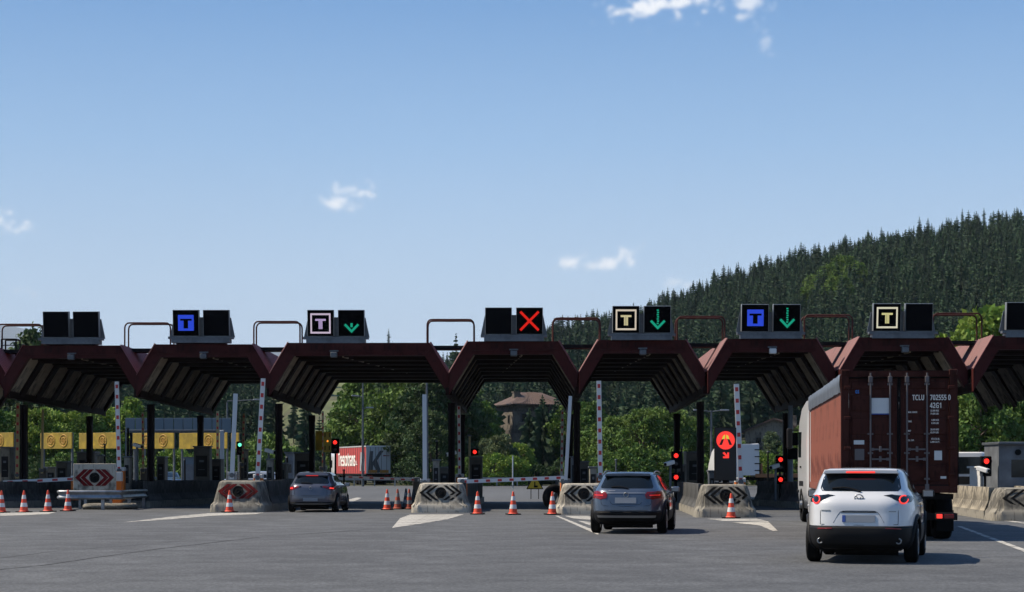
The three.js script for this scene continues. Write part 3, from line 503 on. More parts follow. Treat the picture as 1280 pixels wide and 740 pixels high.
function makeCar(name, words, S, pos, turn) {
  const car = thing(name, words, 'car', pos, turn, S.group), K = S.keys, n = S.n || 5.2;   // keys: [y, half width, rear z, front z]; +z is the tail
  const at = (y) => { const w = spline(K, 1, y), zr = spline(K, 2, y), zf = spline(K, 3, y); return { w, zr, zf, zc: (zr + zf) / 2, L: (zr - zf) / 2 }; };
  const rearZ = (x, y) => { const s = at(y); return s.zc + s.L * Math.pow(Math.max(0.0, 1 - Math.pow(Math.min(1, Math.abs(x) / s.w), n)), 1 / n); };
  const sideX = (z, y) => { const s = at(y); return s.w * Math.pow(Math.max(0.0, 1 - Math.pow(Math.min(1, Math.abs(z - s.zc) / s.L), n)), 1 / n); };
  const slice = (y, grow = 0) => { const s = at(y), N = 96, out = []; for (let i = 0; i < N; i++) { const a = i / N * 2 * Math.PI, c = Math.cos(a), q = Math.sin(a), e = 2 / n; out.push([Math.sign(c) * Math.pow(Math.abs(c), e) * (s.w + grow), y, s.zc - Math.sign(q) * Math.pow(Math.abs(q), e) * (s.L + grow)]); } return out; };
  const shell = (y0, y1, steps, grow) => { const rows = []; for (let j = 0; j <= steps; j++) rows.push(slice(lerp(y0, y1, j / steps), grow)); return loft(rows); };
  const cut = (g) => { let b = new Brush(plain(g)); b.updateMatrixWorld(); for (const wz of S.wheelZ) { const c = new Brush(plain(cyl(S.wheelR + 0.055, S.wheelR + 0.055, 3, 0, S.wheelR, wz, 36, 'x'))); c.geometry.deleteAttribute('uv'); c.updateMatrixWorld(); const o = csg.evaluate(b, c, SUBTRACTION); b = new Brush(o.geometry); b.updateMatrixWorld(); } return b.geometry; };
  const strip0 = (g) => { g = plain(g); g.deleteAttribute('uv'); return g; };
  mesh('body', cut(strip0(shell(S.clad, K[K.length - 1][0], 56, 0))), S.paint, car);
  mesh('lower_cladding', cut(strip0(shell(K[0][0], S.clad - 0.003, 14, 0.004))), S.cladMat || S.paint, car);
  // patches that follow the tail (x, y outlines) or a flank (z, y outlines)
  const span = (pts, y) => { let a = Infinity, b = -Infinity; for (let i = 0; i < pts.length; i++) { const p = pts[i], q = pts[(i + 1) % pts.length]; if ((p[1] - y) * (q[1] - y) <= 0 && p[1] !== q[1]) { const x = p[0] + (q[0] - p[0]) * (y - p[1]) / (q[1] - p[1]); a = Math.min(a, x); b = Math.max(b, x); } } return [a, b]; };
  const patch = (pts, f, off, thick, ny = 10, nx = 14) => {
    const y0 = Math.min(...pts.map(p => p[1])), y1 = Math.max(...pts.map(p => p[1])), pos = [], idx = [], cols = nx + 3;
    for (let j = -1; j <= ny + 1; j++) { const jj = clamp(j, 0, ny), y = lerp(y0 + 1e-4, y1 - 1e-4, jj / ny), [a, b] = span(pts, y); for (let i = -1; i <= nx + 1; i++) { const ii = clamp(i, 0, nx), u = lerp(a, b, ii / nx), edge = j < 0 || j > ny || i < 0 || i > nx; pos.push(...f(u, y, edge ? off - thick : off)); } }
    for (let j = 0; j < ny + 2; j++) for (let i = 0; i < nx + 2; i++) { const q = j * cols + i; idx.push(q, q + 1, q + cols, q + cols, q + 1, q + cols + 1); }
    const g = new THREE.BufferGeometry(); g.setAttribute('position', new THREE.Float32BufferAttribute(pos, 3)); g.setIndex(idx); const h = g.toNonIndexed(); h.computeVertexNormals(); return toCreasedNormals(h, 0.7);
  };
  const rear = (u, y, o) => [u, y, rearZ(u, y) + o], flank = (s) => (u, y, o) => [s * (sideX(u, y) + o), y, u], front = (u, y, o) => { const s = at(y); return [u, y, s.zc - s.L * Math.pow(Math.max(0.0, 1 - Math.pow(Math.min(1, Math.abs(u) / s.w), n)), 1 / n) - o]; };
  const part = (nm, pts, mat, off = 0.006, thick = 0.03, parent = car, ny, nx) => mesh(nm, patch(pts, rear, off, thick, ny, nx), mat, parent);
  const mirror = (pts) => pts.map(([x, y]) => [-x, y]);
  const rw = part('rear_window', S.window, M.glassDark, 0.004, 0.03, car, 14, 24);
  if (S.wiper) mesh('wiper', tube([[S.wiper[0], S.wiper[1], rearZ(S.wiper[0], S.wiper[1]) + 0.02], [(S.wiper[0] + S.wiper[2]) / 2, S.wiper[3] + 0.012, rearZ(0.1, S.wiper[3]) + 0.03], [S.wiper[2], S.wiper[3], rearZ(S.wiper[2], S.wiper[3]) + 0.022]], 0.014, 6, 12), M.blackPaint, rw);
  for (const s of [1, -1]) {
    for (const [nm, pts, mat, off] of S.lights) { const l = part(nm, s > 0 ? pts : mirror(pts), mat, off || 0.012, 0.05, car, 8, 14);
      if (nm === 'tail_light' && S.ring) { const [rx, ry, rr] = S.ring, pp = []; for (let k = 0; k <= 22; k++) { const a = -0.6 - 0.05 + k / 22 * 5.2 * -1 + 0.7; const X = s * (rx + Math.cos(a) * rr), Y = ry + Math.sin(a) * rr; pp.push([X, Y, rearZ(X, Y) + 0.02]); } mesh('light_ring', tube(pp, 0.0105, 8, 50), M.brakeGlow, l); }
      if (nm === 'tail_light' && S.bulb) mesh('light_bulb', patch((s > 0 ? S.bulb : mirror(S.bulb)), rear, 0.017, 0.01, 4, 6), S.bulbMat || M.brakeGlow, l); }
    mesh('side_window', patch(S.sideWin, flank(s), 0.003, 0.02, 10, 20), M.glassDark, car);
    if (S.sideWin2) mesh('side_window', patch(S.sideWin2, flank(s), 0.003, 0.02, 10, 20), M.glassDark, car);
    mesh('wing_mirror', [rbox(0.20, 0.14, 0.10, 0.04, s * (S.mirror[0] + 0.12), S.mirror[1], S.mirror[2]), box(0.12, 0.04, 0.05, s * (S.mirror[0] + 0.0), S.mirror[1] - 0.06, S.mirror[2] - 0.02)], S.mirrorMat || S.paint, car);
    mesh('mirror_glass', rbox(0.16, 0.10, 0.01, 0.004, s * (S.mirror[0] + 0.12), S.mirror[1], S.mirror[2] + 0.052), M.satin, car);
    S.wheelZ.forEach(wz => wheelParts(car, s * (S.track), wz, S.wheelR, 0.225, s, S));
    for (const [z, y] of S.handles || []) mesh('door_handle', rbox(0.03, 0.03, 0.2, 0.012, s * (sideX(z, y) + 0.012), y, z), S.paint, car);
    for (const dz of S.doorZ || []) mesh('door_gap', tube([[s * (sideX(dz, 0.4) + 0.001), 0.4, dz], [s * (sideX(dz, 0.6) + 0.001), 0.6, dz], [s * (sideX(dz, 0.8) + 0.001), 0.8, dz], [s * (sideX(dz, 0.95) + 0.001), 0.95, dz]], 0.006, 4, 8), M.blackPaint, car);
    if (S.arch) for (const wz of S.wheelZ) { const pp = []; for (let k = 0; k <= 16; k++) { const a = lerp(-0.25, Math.PI + 0.25, k / 16), z = wz + Math.cos(a) * (S.wheelR + 0.085), y = Math.max(K[0][0] + 0.02, S.wheelR + Math.sin(a) * (S.wheelR + 0.085)); pp.push([s * (sideX(z, y) + 0.002), y, z]); } mesh('arch_trim', tube(pp, 0.04, 6, 40), S.cladMat, car); }
    for (const [nm, pts, mat, off] of S.front || []) mesh(nm, patch(s > 0 ? pts : mirror(pts), front, off || 0.01, 0.03, 6, 8), mat, car);
  }
  for (const [nm, pts, mat, off, thick] of S.centre) { const m = part(nm, pts, mat, off, thick || 0.03, car, 8, 20); }
  if (S.frontGlass) mesh('windscreen', patch(S.frontGlass, front, 0.004, 0.02, 12, 20), M.glassDark, car);
  if (S.spoiler) { const [w0, y0, z0, z1, t] = S.spoiler, g = slab([[-w0, 0], [-w0 * 0.96, t], [0, t * 1.25], [w0 * 0.96, t], [w0, 0], [0, t * 0.2]], z1 - z0, z0, 0.012).translate(0, y0, 0); const sp = mesh('spoiler', g, S.paint, car); if (S.brake) mesh('brake_light', box(S.brake, 0.028, 0.012, 0, y0 + t * 0.35, z1 + 0.016), S.brakeMat || M.brakeGlow, sp); }
  if (S.rails) for (const s of [1, -1]) { const [xr, yr, za, zb] = S.rails; mesh('roof_rail', tube([[s * xr, yr - 0.05, zb], [s * xr, yr, zb - 0.12], [s * xr, yr + 0.02, (za + zb) / 2], [s * xr, yr, za + 0.12], [s * xr, yr - 0.05, za]], 0.018, 6, 24), M.satin, car); }
  if (S.antenna) mesh('antenna', bar([0, S.antenna[0], S.antenna[1]], [0, S.antenna[0] + 0.13, S.antenna[1] + 0.08], 0.01), M.blackPaint, car);
  mesh('underbody', [box(1.3, 0.1, S.wheelZ[1] - S.wheelZ[0] + 1.2, 0, K[0][0] + 0.03, 0), cyl(0.09, 0.09, 1.0, 0.1, K[0][0] - 0.01, S.wheelZ[1] + 0.45, 12, 'x')], M.blackPaint, car);
  if (S.exhaust) for (const s of [1, -1]) mesh('exhaust', new THREE.TorusGeometry(0.04, 0.012, 6, 18).translate(s * S.exhaust[0], S.exhaust[1], rearZ(S.exhaust[0], S.exhaust[1]) + 0.01), M.satin, car);
  if (S.badge === 'wing') { const [by, r0] = [S.badgeY, 0.06], b = mesh('badge', [new THREE.TorusGeometry(r0, 0.009, 6, 28).scale(1.12, 0.95, 1).translate(0, by, rearZ(0, by) + 0.012), tube([[-r0 * 0.95, by + 0.03, rearZ(0, by) + 0.015], [-0.03, by + 0.015, rearZ(0, by) + 0.015], [0, by - 0.035, rearZ(0, by) + 0.015], [0.03, by + 0.015, rearZ(0, by) + 0.015], [r0 * 0.95, by + 0.03, rearZ(0, by) + 0.015]], 0.008, 5, 20)], M.satin, car); }
  if (S.badge === 'round') mesh('badge', [new THREE.TorusGeometry(0.055, 0.008, 6, 24).translate(0, S.badgeY, rearZ(0, S.badgeY) + 0.012)], M.satin, car);
  for (const pts of S.gaps || []) mesh('panel_gap', tube(pts.map(([x, y]) => [x, y, rearZ(x, y) - 0.001]), 0.004, 4, 30), M.blackPaint, car);
  return car;
}
const crossover = { // white crossover
  keys: [[0.23, 0.80, 2.02, -2.05], [0.30, 0.86, 2.13, -2.14], [0.45, 0.893, 2.19, -2.19], [0.62, 0.897, 2.185, -2.20], [0.80, 0.897, 2.165, -2.17], [0.95, 0.885, 2.15, -2.05], [1.04, 0.862, 2.10, -1.75], [1.11, 0.822, 2.02, -1.25], [1.18, 0.775, 1.945, -1.0], [1.32, 0.73, 1.80, -0.68], [1.44, 0.675, 1.665, -0.36], [1.50, 0.625, 1.56, -0.10], [1.535, 0.54, 1.40, 0.15], [1.545, 0.32, 1.0, 0.45]], n: 4.6,
  clad: 0.60, cladMat: M.darkPlastic, paint: M.paintWhite, wheelZ: [-1.33, 1.325], wheelR: 0.335, track: 0.785, n2: 0,
  window: [[-0.60, 1.165], [0.60, 1.165], [0.645, 1.21], [0.61, 1.38], [0.57, 1.45], [-0.57, 1.45], [-0.61, 1.38], [-0.645, 1.21]], wiper: [0.02, 1.16, -0.44, 1.21],
  lights: [['tail_light', [[0.33, 1.112], [0.50, 1.118], [0.80, 1.105], [0.84, 1.07], [0.80, 0.985], [0.70, 0.97], [0.61, 1.01], [0.48, 1.078]], M.glassDark, 0.010], ['bumper_reflector', [[0.42, 0.565], [0.66, 0.555], [0.66, 0.58], [0.42, 0.585]], M.tailRed, 0.012]], ring: [0.695, 1.035, 0.062],
  centre: [['number_plate', [[-0.26, 0.675], [0.26, 0.675], [0.26, 0.785], [-0.26, 0.785]], M.plate, 0.012], ['plate_strip', [[-0.26, 0.677], [-0.21, 0.677], [-0.21, 0.783], [-0.26, 0.783]], M.plateBlue, 0.016], ['plate_lip', [[-0.29, 0.825], [0.29, 0.825], [0.25, 0.845], [-0.25, 0.845]], M.blackPaint, 0.006], ['bumper_skirt', [[-0.62, 0.25], [0.62, 0.25], [0.68, 0.31], [-0.68, 0.31]], M.blackPaint, 0.012]],
  gaps: [[[-0.62, 1.03], [-0.615, 0.85], [-0.61, 0.66], [-0.55, 0.635], [0, 0.625], [0.55, 0.635], [0.61, 0.66], [0.615, 0.85], [0.62, 1.03]], [[-0.40, 0.66], [-0.32, 0.80], [-0.25, 0.848], [0, 0.853], [0.25, 0.848], [0.32, 0.80], [0.40, 0.66]]],
  sideWin: [[-0.75, 1.10], [0.40, 1.11], [0.40, 1.44], [0.0, 1.44], [-0.35, 1.36]], sideWin2: [[0.46, 1.11], [1.15, 1.13], [1.42, 1.22], [1.15, 1.37], [0.75, 1.43], [0.46, 1.44]], mirror: [0.86, 1.10, -0.55], mirrorMat: M.darkPlastic, spoiler: [0.595, 1.455, 1.35, 1.74, 0.045], brake: 0.46, antenna: null, exhaust: [0.62, 0.37], badge: 'wing', badgeY: 1.055, arch: true, handles: [[0.25, 0.90], [1.15, 0.92]], doorZ: [0.43, -0.72],
};
// the two badges below the lights are raised lettering strips
crossover.centre.push(['model_badge', [[-0.60, 0.845], [-0.45, 0.845], [-0.45, 0.868], [-0.60, 0.868]], M.satin, 0.005, 0.01], ['model_badge', [[0.47, 0.835], [0.585, 0.835], [0.585, 0.853], [0.47, 0.853]], M.satin, 0.005, 0.01]);
const carAt = (x, d, a) => [[px(x, d), 0, -d], -a * Math.PI / 180];
makeCar('crossover_car', 'white crossover with glowing ring tail lights behind the container', crossover, ...carAt(1078.5 + 7, 31.5, 15));

const suv = { // blue grey compact SUV
  keys: [[0.24, 0.78, 2.00, -2.0], [0.32, 0.86, 2.13, -2.12], [0.48, 0.895, 2.20, -2.19], [0.62, 0.900, 2.20, -2.20], [0.80, 0.900, 2.175, -2.18], [0.93, 0.885, 2.15, -2.05], [1.02, 0.855, 2.10, -1.7], [1.08, 0.81, 2.03, -1.2], [1.18, 0.745, 1.93, -0.95], [1.30, 0.685, 1.80, -0.62], [1.39, 0.635, 1.69, -0.35], [1.44, 0.58, 1.56, -0.05], [1.465, 0.50, 1.40, 0.2], [1.475, 0.3, 1.0, 0.5]], n: 4.8,
  clad: 0.53, cladMat: M.darkPlastic, paint: M.paintGrey, wheelZ: [-1.36, 1.34], wheelR: 0.345, track: 0.79,
  window: [[-0.60, 1.075], [0.60, 1.075], [0.625, 1.11], [0.54, 1.33], [0.50, 1.36], [-0.50, 1.36], [-0.54, 1.33], [-0.625, 1.11]], wiper: [0.05, 1.07, -0.36, 1.105],
  lights: [['tail_light', [[0.47, 0.84], [0.62, 0.815], [0.82, 0.83], [0.84, 0.90], [0.82, 1.0], [0.72, 1.02], [0.50, 1.00], [0.44, 0.93]], M.tailRed, 0.014]], bulb: [[0.55, 0.90], [0.78, 0.905], [0.78, 0.935], [0.55, 0.93]], bulbMat: M.brakeDim,
  centre: [['number_plate', [[-0.26, 0.73], [0.24, 0.73], [0.24, 0.86], [-0.26, 0.86]], M.plate, 0.012], ['trim_bar', [[-0.46, 0.955], [0.46, 0.955], [0.45, 0.985], [-0.45, 0.985]], M.satin, 0.012], ['diffuser', [[-0.68, 0.385], [0.68, 0.385], [0.70, 0.44], [-0.70, 0.44]], M.satin, 0.016], ['bumper_skirt', [[-0.58, 0.25], [0.58, 0.25], [0.66, 0.36], [-0.66, 0.36]], M.blackPaint, 0.012], ['model_badge', [[-0.42, 1.015], [-0.26, 1.015], [-0.26, 1.035], [-0.42, 1.035]], M.satin, 0.006, 0.01]],
  gaps: [[[-0.60, 0.83], [-0.58, 0.70], [-0.45, 0.665], [0, 0.655], [0.45, 0.665], [0.58, 0.70], [0.60, 0.83]], [[-0.42, 0.95], [-0.36, 0.74], [-0.28, 0.70], [0, 0.695], [0.28, 0.70], [0.36, 0.74], [0.42, 0.95]], [[-0.80, 0.60], [-0.5, 0.565], [0, 0.555], [0.5, 0.565], [0.80, 0.60]]],
  sideWin: [[-0.70, 1.01], [0.42, 1.03], [0.42, 1.36], [0.0, 1.36], [-0.32, 1.28]], sideWin2: [[0.48, 1.03], [1.10, 1.05], [1.40, 1.12], [1.15, 1.28], [0.8, 1.35], [0.48, 1.36]], mirror: [0.86, 1.03, -0.5], mirrorMat: M.paintGrey, spoiler: [0.54, 1.37, 1.42, 1.76, 0.045], rails: [0.60, 1.46, -0.25, 1.35], badge: 'round', badgeY: 0.925, arch: true, handles: [[0.25, 0.88], [1.15, 0.90]], doorZ: [0.45, -0.7],
};
makeCar('compact_suv', 'blue grey compact SUV with silver roof rails waiting in the lane', suv, ...carAt(787 + 6, 45.4, 9));

const hatch = { // slate hatchback
  keys: [[0.20, 0.78, 1.98, -2.0], [0.28, 0.85, 2.08, -2.08], [0.42, 0.885, 2.13, -2.12], [0.58, 0.892, 2.13, -2.13], [0.74, 0.888, 2.10, -2.1], [0.88, 0.870, 2.07, -1.95], [0.96, 0.845, 2.02, -1.5], [1.02, 0.80, 1.95, -1.1], [1.12, 0.745, 1.86, -0.85], [1.24, 0.69, 1.74, -0.55], [1.34, 0.64, 1.62, -0.25], [1.40, 0.585, 1.5, 0.0], [1.435, 0.50, 1.3, 0.25], [1.45, 0.3, 0.9, 0.5]], n: 4.8,
  clad: 0.36, cladMat: M.darkPlastic, paint: M.paintSlate, wheelZ: [-1.32, 1.31], wheelR: 0.325, track: 0.785,
  window: [[-0.60, 1.02], [0.60, 1.02], [0.63, 1.05], [0.56, 1.24], [0.52, 1.28], [-0.52, 1.28], [-0.56, 1.24], [-0.63, 1.05]], wiper: [0.05, 1.015, -0.36, 1.05],
  lights: [['tail_light', [[0.42, 0.90], [0.66, 0.80], [0.82, 0.80], [0.84, 0.87], [0.80, 0.94], [0.45, 0.945]], M.tailRed, 0.012], ['light_housing', [[0.34, 0.905], [0.41, 0.89], [0.42, 0.94], [0.34, 0.94]], M.glassDark, 0.008]], bulb: [[0.66, 0.84], [0.78, 0.83], [0.79, 0.885], [0.67, 0.895]], bulbMat: M.brakeGlow,
  centre: [['number_plate', [[-0.26, 0.40], [0.26, 0.40], [0.26, 0.51], [-0.26, 0.51]], M.plate, 0.012], ['bumper_skirt', [[-0.60, 0.22], [0.60, 0.22], [0.68, 0.32], [-0.68, 0.32]], M.blackPaint, 0.010], ['trim_bar', [[-0.74, 0.305], [-0.5, 0.285], [0.5, 0.285], [0.74, 0.305], [0.74, 0.315], [0.5, 0.30], [-0.5, 0.30], [-0.74, 0.315]], M.satin, 0.018, 0.02]],
  gaps: [[[-0.58, 0.80], [-0.56, 0.62], [-0.3, 0.60], [0, 0.595], [0.3, 0.60], [0.56, 0.62], [0.58, 0.80]], [[-0.86, 0.62], [-0.6, 0.60], [0.6, 0.60], [0.86, 0.62]]],
  sideWin: [[-0.70, 0.97], [0.40, 0.98], [0.40, 1.32], [0.0, 1.32], [-0.32, 1.22]], sideWin2: [[0.46, 0.98], [1.10, 1.0], [1.38, 1.07], [1.15, 1.22], [0.8, 1.30], [0.46, 1.32]], mirror: [0.85, 0.98, -0.5], mirrorMat: M.paintSlate, spoiler: [0.58, 1.30, 1.35, 1.70, 0.045], brake: 0.44, brakeMat: M.brakeDim, badge: 'round', badgeY: 0.86, antenna: [1.42, 1.2], handles: [[0.2, 0.85], [1.1, 0.87]], doorZ: [0.43, -0.7],
};
makeCar('hatchback_car', 'slate grey hatchback with lit brake lights entering the wide lane', hatch, ...carAt(399, 67.8, 2.5));

// small cars far beyond the booths
const headlights = [['headlight', [[0.45, 0.66], [0.78, 0.68], [0.78, 0.80], [0.5, 0.77]], M.white]];
const far = (paint) => ({ ...hatch, paint, front: headlights, frontGlass: [[-0.60, 1.02], [0.60, 1.02], [0.5, 1.36], [-0.5, 1.36]], bulbMat: M.tailRed, brakeMat: M.tailRed, mirrorMat: paint, gaps: [], group: 'cars beyond the booths' });
makeCar('distant_car', 'dark grey car facing us far behind the yellow boards', far(M.paintGrey), [px(211, 128), 0, -128], Math.PI + 0.25);
makeCar('distant_car', 'silver blue car roof far behind the red chevron nose', far(M.paintSilver), [px(313, 118), 0, -118], Math.PI / 2);

// ------------------------------------------------------------ container truck
metres(std('containerRed', lin(0.29, 0.085, 0.05), 0.6, 0, { map: rustTex }), 0.4); metres(dull('containerDoorShade', lin(0.078, 0.021, 0.014), 0.6, { map: rustTex }), 0.5); std('steelGrey', lin(0.14, 0.12, 0.12), 0.5, 0.3); metres(std('tarp', lin(0.17, 0.20, 0.25), 0.45, 0, { map: noiseTex }), 0.6);  // door tone darkened for the shade on the container rear
phys('cabWhite', lin(0.72, 0.73, 0.74), 0.35, { clearcoat: 0.8, clearcoatRoughness: 0.1 });
function textMesh(lines, w, h, color) { // white stencilled print with clear surroundings, as a thin decal sheet
  const c = document.createElement('canvas'); c.width = 512; c.height = Math.round(512 * h / w); const g = c.getContext('2d'); g.clearRect(0, 0, c.width, c.height); g.fillStyle = color; g.textBaseline = 'middle';
  for (const [t, x, y, s, wt] of lines) { g.font = `${wt || 'bold'} ${s * 512 / w}px sans-serif`; g.setTransform(0.66, 0, 0, 1, x * 512 / w, y * 512 / w); g.fillText(t, 0, 0); g.setTransform(1, 0, 0, 1, 0, 0); }
  const t = new THREE.CanvasTexture(c); t.colorSpace = THREE.SRGBColorSpace; t.magFilter = THREE.LinearFilter;
  return [new THREE.PlaneGeometry(w, h), new THREE.MeshStandardMaterial({ map: t, transparent: true, alphaTest: 0.35, roughness: 0.7 })];
}
{
  const ang = -6 * Math.PI / 180, D = 39.2, LEN = 12.19, WID = 2.44, B = 1.02, HGT = 2.62;
  const X = (px(1052, D) + px(1196, D)) / 2;
  const c = thing('shipping_container', 'long brown open top shipping container with closed rear doors on the truck', 'container', [X, B, -D], ang);
  // corrugated flanks
  for (const s of [-1, 1]) {
    const n = Math.floor((LEN - 0.3) / 0.278), pos = [], idx = [];
    for (let k = 0; k <= n * 4; k++) { const z = -0.15 - (k / 4) * 0.278, o = [0, 0.036, 0.036, 0][k % 4]; pos.push(s * (WID / 2 - 0.05 + o * 1), 0.16, z, s * (WID / 2 - 0.05 + o), HGT - 0.40, z); if (k) idx.push(2 * k - 2, 2 * k - 1, 2 * k, 2 * k, 2 * k - 1, 2 * k + 1); }
    const g = new THREE.BufferGeometry(); g.setAttribute('position', new THREE.Float32BufferAttribute(pos, 3)); g.setIndex(idx); const h = g.toNonIndexed(); h.computeVertexNormals(); mesh('side_panel', h, M.containerRed, c);
    mesh('bottom_rail', box(0.1, 0.17, LEN - 0.1, s * (WID / 2 - 0.06), 0.085, -LEN / 2), M.containerRed, c); mesh('top_rail', box(0.1, 0.10, LEN - 0.1, s * (WID / 2 - 0.06), HGT - 0.40, -LEN / 2), M.containerRed, c);
    mesh('corner_post', [box(0.16, HGT - 0.02, 0.14, s * (WID / 2 - 0.08), HGT / 2, -0.075)], M.containerDoorShade, c); mesh('corner_post', [box(0.16, HGT - 0.42, 0.14, s * (WID / 2 - 0.08), HGT / 2 - 0.2, -LEN + 0.07)], M.containerRed, c);
    for (const [y, z] of [[0.06, -0.085], [HGT - 0.05, -0.085], [0.06, -LEN + 0.085]]) mesh('corner_casting', rbox(0.178, 0.12, 0.178, 0.015, s * (WID / 2 - 0.085), y, z), M.containerDoorShade, c);
  }
  mesh('front_wall', box(WID - 0.1, HGT - 0.4, 0.06, 0, HGT / 2 - 0.2, -LEN + 0.04), M.containerRed, c); mesh('container_floor', box(WID - 0.16, 0.14, LEN - 0.2, 0, 0.09, -LEN / 2), M.blackPaint, c);
  mesh('header', [box(WID - 0.32, 0.13, 0.12, 0, HGT - 0.08, -0.07)], M.containerDoorShade, c); mesh('sill', [box(WID - 0.32, 0.15, 0.12, 0, 0.08, -0.07)], M.containerDoorShade, c);
  { // tarpaulin roof sagging between its bows
    const NX = 24, NZ = 60, pos = [], idx = []; for (let j = 0; j <= NZ; j++) for (let i = 0; i <= NX; i++) { const u = i / NX * 2 - 1, z = -0.16 - (LEN - 0.3) * j / NZ, edge = Math.abs(u), x = clamp(u * 1.22, -1, 1) * (WID / 2 + 0.01) * (edge > 0.82 ? 1 : 1); let y = edge > 0.82 ? lerp(HGT - 0.07, HGT - 0.47, (edge - 0.82) / 0.18) : HGT - 0.05 + 0.05 * (1 - u * u) - 0.03 * Math.abs(Math.sin(j / NZ * Math.PI * 9)); const w = 0.022 * (noise(i * 0.7 + j * 1.1, j * 0.9) - 0.5); pos.push(x + Math.sign(u) * w * 1.5 * (edge > 0.8 ? 1 : 0) + Math.sign(u) * (edge > 0.82 ? 0.012 + 0.012 * Math.sin(Math.PI * (edge - 0.82) / 0.18) : 0), y + w, z); }
    for (let j = 0; j < NZ; j++) for (let i = 0; i < NX; i++) { const a = j * (NX + 1) + i, b = a + NX + 1; idx.push(a, a + 1, b, b, a + 1, b + 1); }
    const g = new THREE.BufferGeometry(); g.setAttribute('position', new THREE.Float32BufferAttribute(pos, 3)); g.setIndex(idx); g.computeVertexNormals(); const tp = mesh('tarpaulin', g, M.tarp, c); tp.userData.label = 'grey blue tarpaulin roof cover';
  }
  for (const s of [-1, 1]) { // door leaves with their corrugations, bars and handles
    const dw = (WID - 0.34) / 2 - 0.012, dx = s * (dw / 2 + 0.012), door = mesh('door', [box(dw, HGT - 0.32, 0.03, dx, HGT / 2, -0.09), ...[0.42, 0.92, 1.42, 1.92, 2.3].map((y, i) => rbox(dw - 0.12, [0.34, 0.36, 0.36, 0.34, 0.16][i], 0.04, 0.015, dx, y, -0.075))], M.containerDoorShade, c);
    door.userData.label = s < 0 ? 'left door leaf with square white placard' : 'right door leaf with painted container number';
    mesh('gasket', [box(0.03, HGT - 0.32, 0.02, s * 0.02, HGT / 2, -0.065), box(dw, 0.025, 0.02, dx, HGT - 0.165, -0.065), box(dw, 0.025, 0.02, dx, 0.165, -0.065)], M.rubber, door);
    for (const bx of s < 0 ? [-0.60, -0.19] : [0.165, 0.585]) { mesh('lock_bar', [cyl(0.021, 0.021, HGT - 0.12, bx, HGT / 2, -0.015, 10), ...[0.3, 0.85, HGT - 0.3].map(y => box(0.11, 0.04, 0.05, bx, y, -0.03)), ...[0.12, HGT - 0.2].map(y => rbox(0.09, 0.14, 0.07, 0.015, bx, y, -0.02)), box(0.12, 0.035, 0.04, bx, 1.26, -0.03)], M.steelGrey, door); }
    const hx = s < 0 ? -0.395 : 0.375; for (const [y, q] of [[0.93, -1], [0.72, 1]]) mesh('door_handle', [box(0.36, 0.035, 0.02, hx, y, -0.008), rbox(0.05, 0.12, 0.05, 0.01, hx - 0.0, y + 0.005, -0.008), box(0.06, 0.06, 0.04, hx + q * 0.16, y, -0.02)], M.steelGrey, door);
    for (const y of [0.4, 0.95, 1.6, 2.25]) mesh('hinge', rbox(0.14, 0.07, 0.04, 0.012, s * (WID / 2 - 0.13), y, 0.005), M.containerDoorShade, door);
  }
  mesh('placard', box(0.38, 0.33, 0.006, -0.395, 1.86, -0.046), M.white, c); mesh('placard_edge', [box(0.38, 0.025, 0.006, -0.395, 1.685, -0.045)], M.plateBlue, c);
  mesh('label_plate', rbox(0.22, 0.09, 0.006, 0.003, -0.84, 1.08, -0.046), M.white, c); mesh('label_plate', box(0.20, 0.24, 0.006, -0.83, 0.82, -0.046), M.steelGrey, c); mesh('label_plate', box(0.16, 0.2, 0.006, 0.82, 0.80, -0.046), M.white, c); mesh('label_plate', box(0.12, 0.05, 0.006, 0.93, 0.33, -0.046), M.white, c);
  { const [g, m] = textMesh([['GS', 0.01, 0.06, 0.1]], 0.16, 0.12, '#2f7fd0'); mesh('emblem', g.translate(-0.85, 2.16, -0.045), m, c); }
  { const [g, m] = textMesh([['TCLU', 0.09, 0.09, 0.16], ['702555 0', 0.46, 0.09, 0.16], ['42G1', 0.46, 0.26, 0.16], ['MAX. GROSS', 0.0, 0.40, 0.05], ['32.500 KGS', 0.47, 0.37, 0.052], ['71.650 LBS', 0.47, 0.435, 0.052], ['TARE', 0.0, 0.60, 0.05], ['3.890 KGS', 0.49, 0.57, 0.052], ['8.576 LBS', 0.49, 0.635, 0.052], ['NET', 0.0, 0.80, 0.05], ['28.610 KGS', 0.47, 0.77, 0.052], ['63.074 LBS', 0.47, 0.835, 0.052], ['CU. CAP.', 0.0, 1.0, 0.05], ['67.6 CU.M.', 0.49, 0.97, 0.052], ['2.390 CU.FT.', 0.47, 1.035, 0.052]], 1.08, 1.12, '#d9d2c8'); mesh('painted_number', g.translate(0.72, 1.56, 0.028), m, c); }
  // the truck below it
  const t = thing('container_truck', 'white truck and skeletal trailer carrying the brown container', 'truck', [X, 0, -D], ang);
  mesh('trailer_frame', [box(0.14, 0.32, LEN + 0.2, -0.45, 0.84, -LEN / 2 - 0.1), box(0.14, 0.32, LEN + 0.2, 0.45, 0.84, -LEN / 2 - 0.1), ...[-0.2, -2.5, -5, -7.5, -10, -12].map(z => box(2.3, 0.12, 0.14, 0, 0.94, z))], M.blackPaint, t);
  mesh('underrun_bar', [box(2.4, 0.15, 0.1, 0, 0.52, 0.08), box(0.1, 0.4, 0.1, -0.5, 0.72, 0.04), box(0.1, 0.4, 0.1, 0.5, 0.72, 0.04)], M.blackPaint, t);
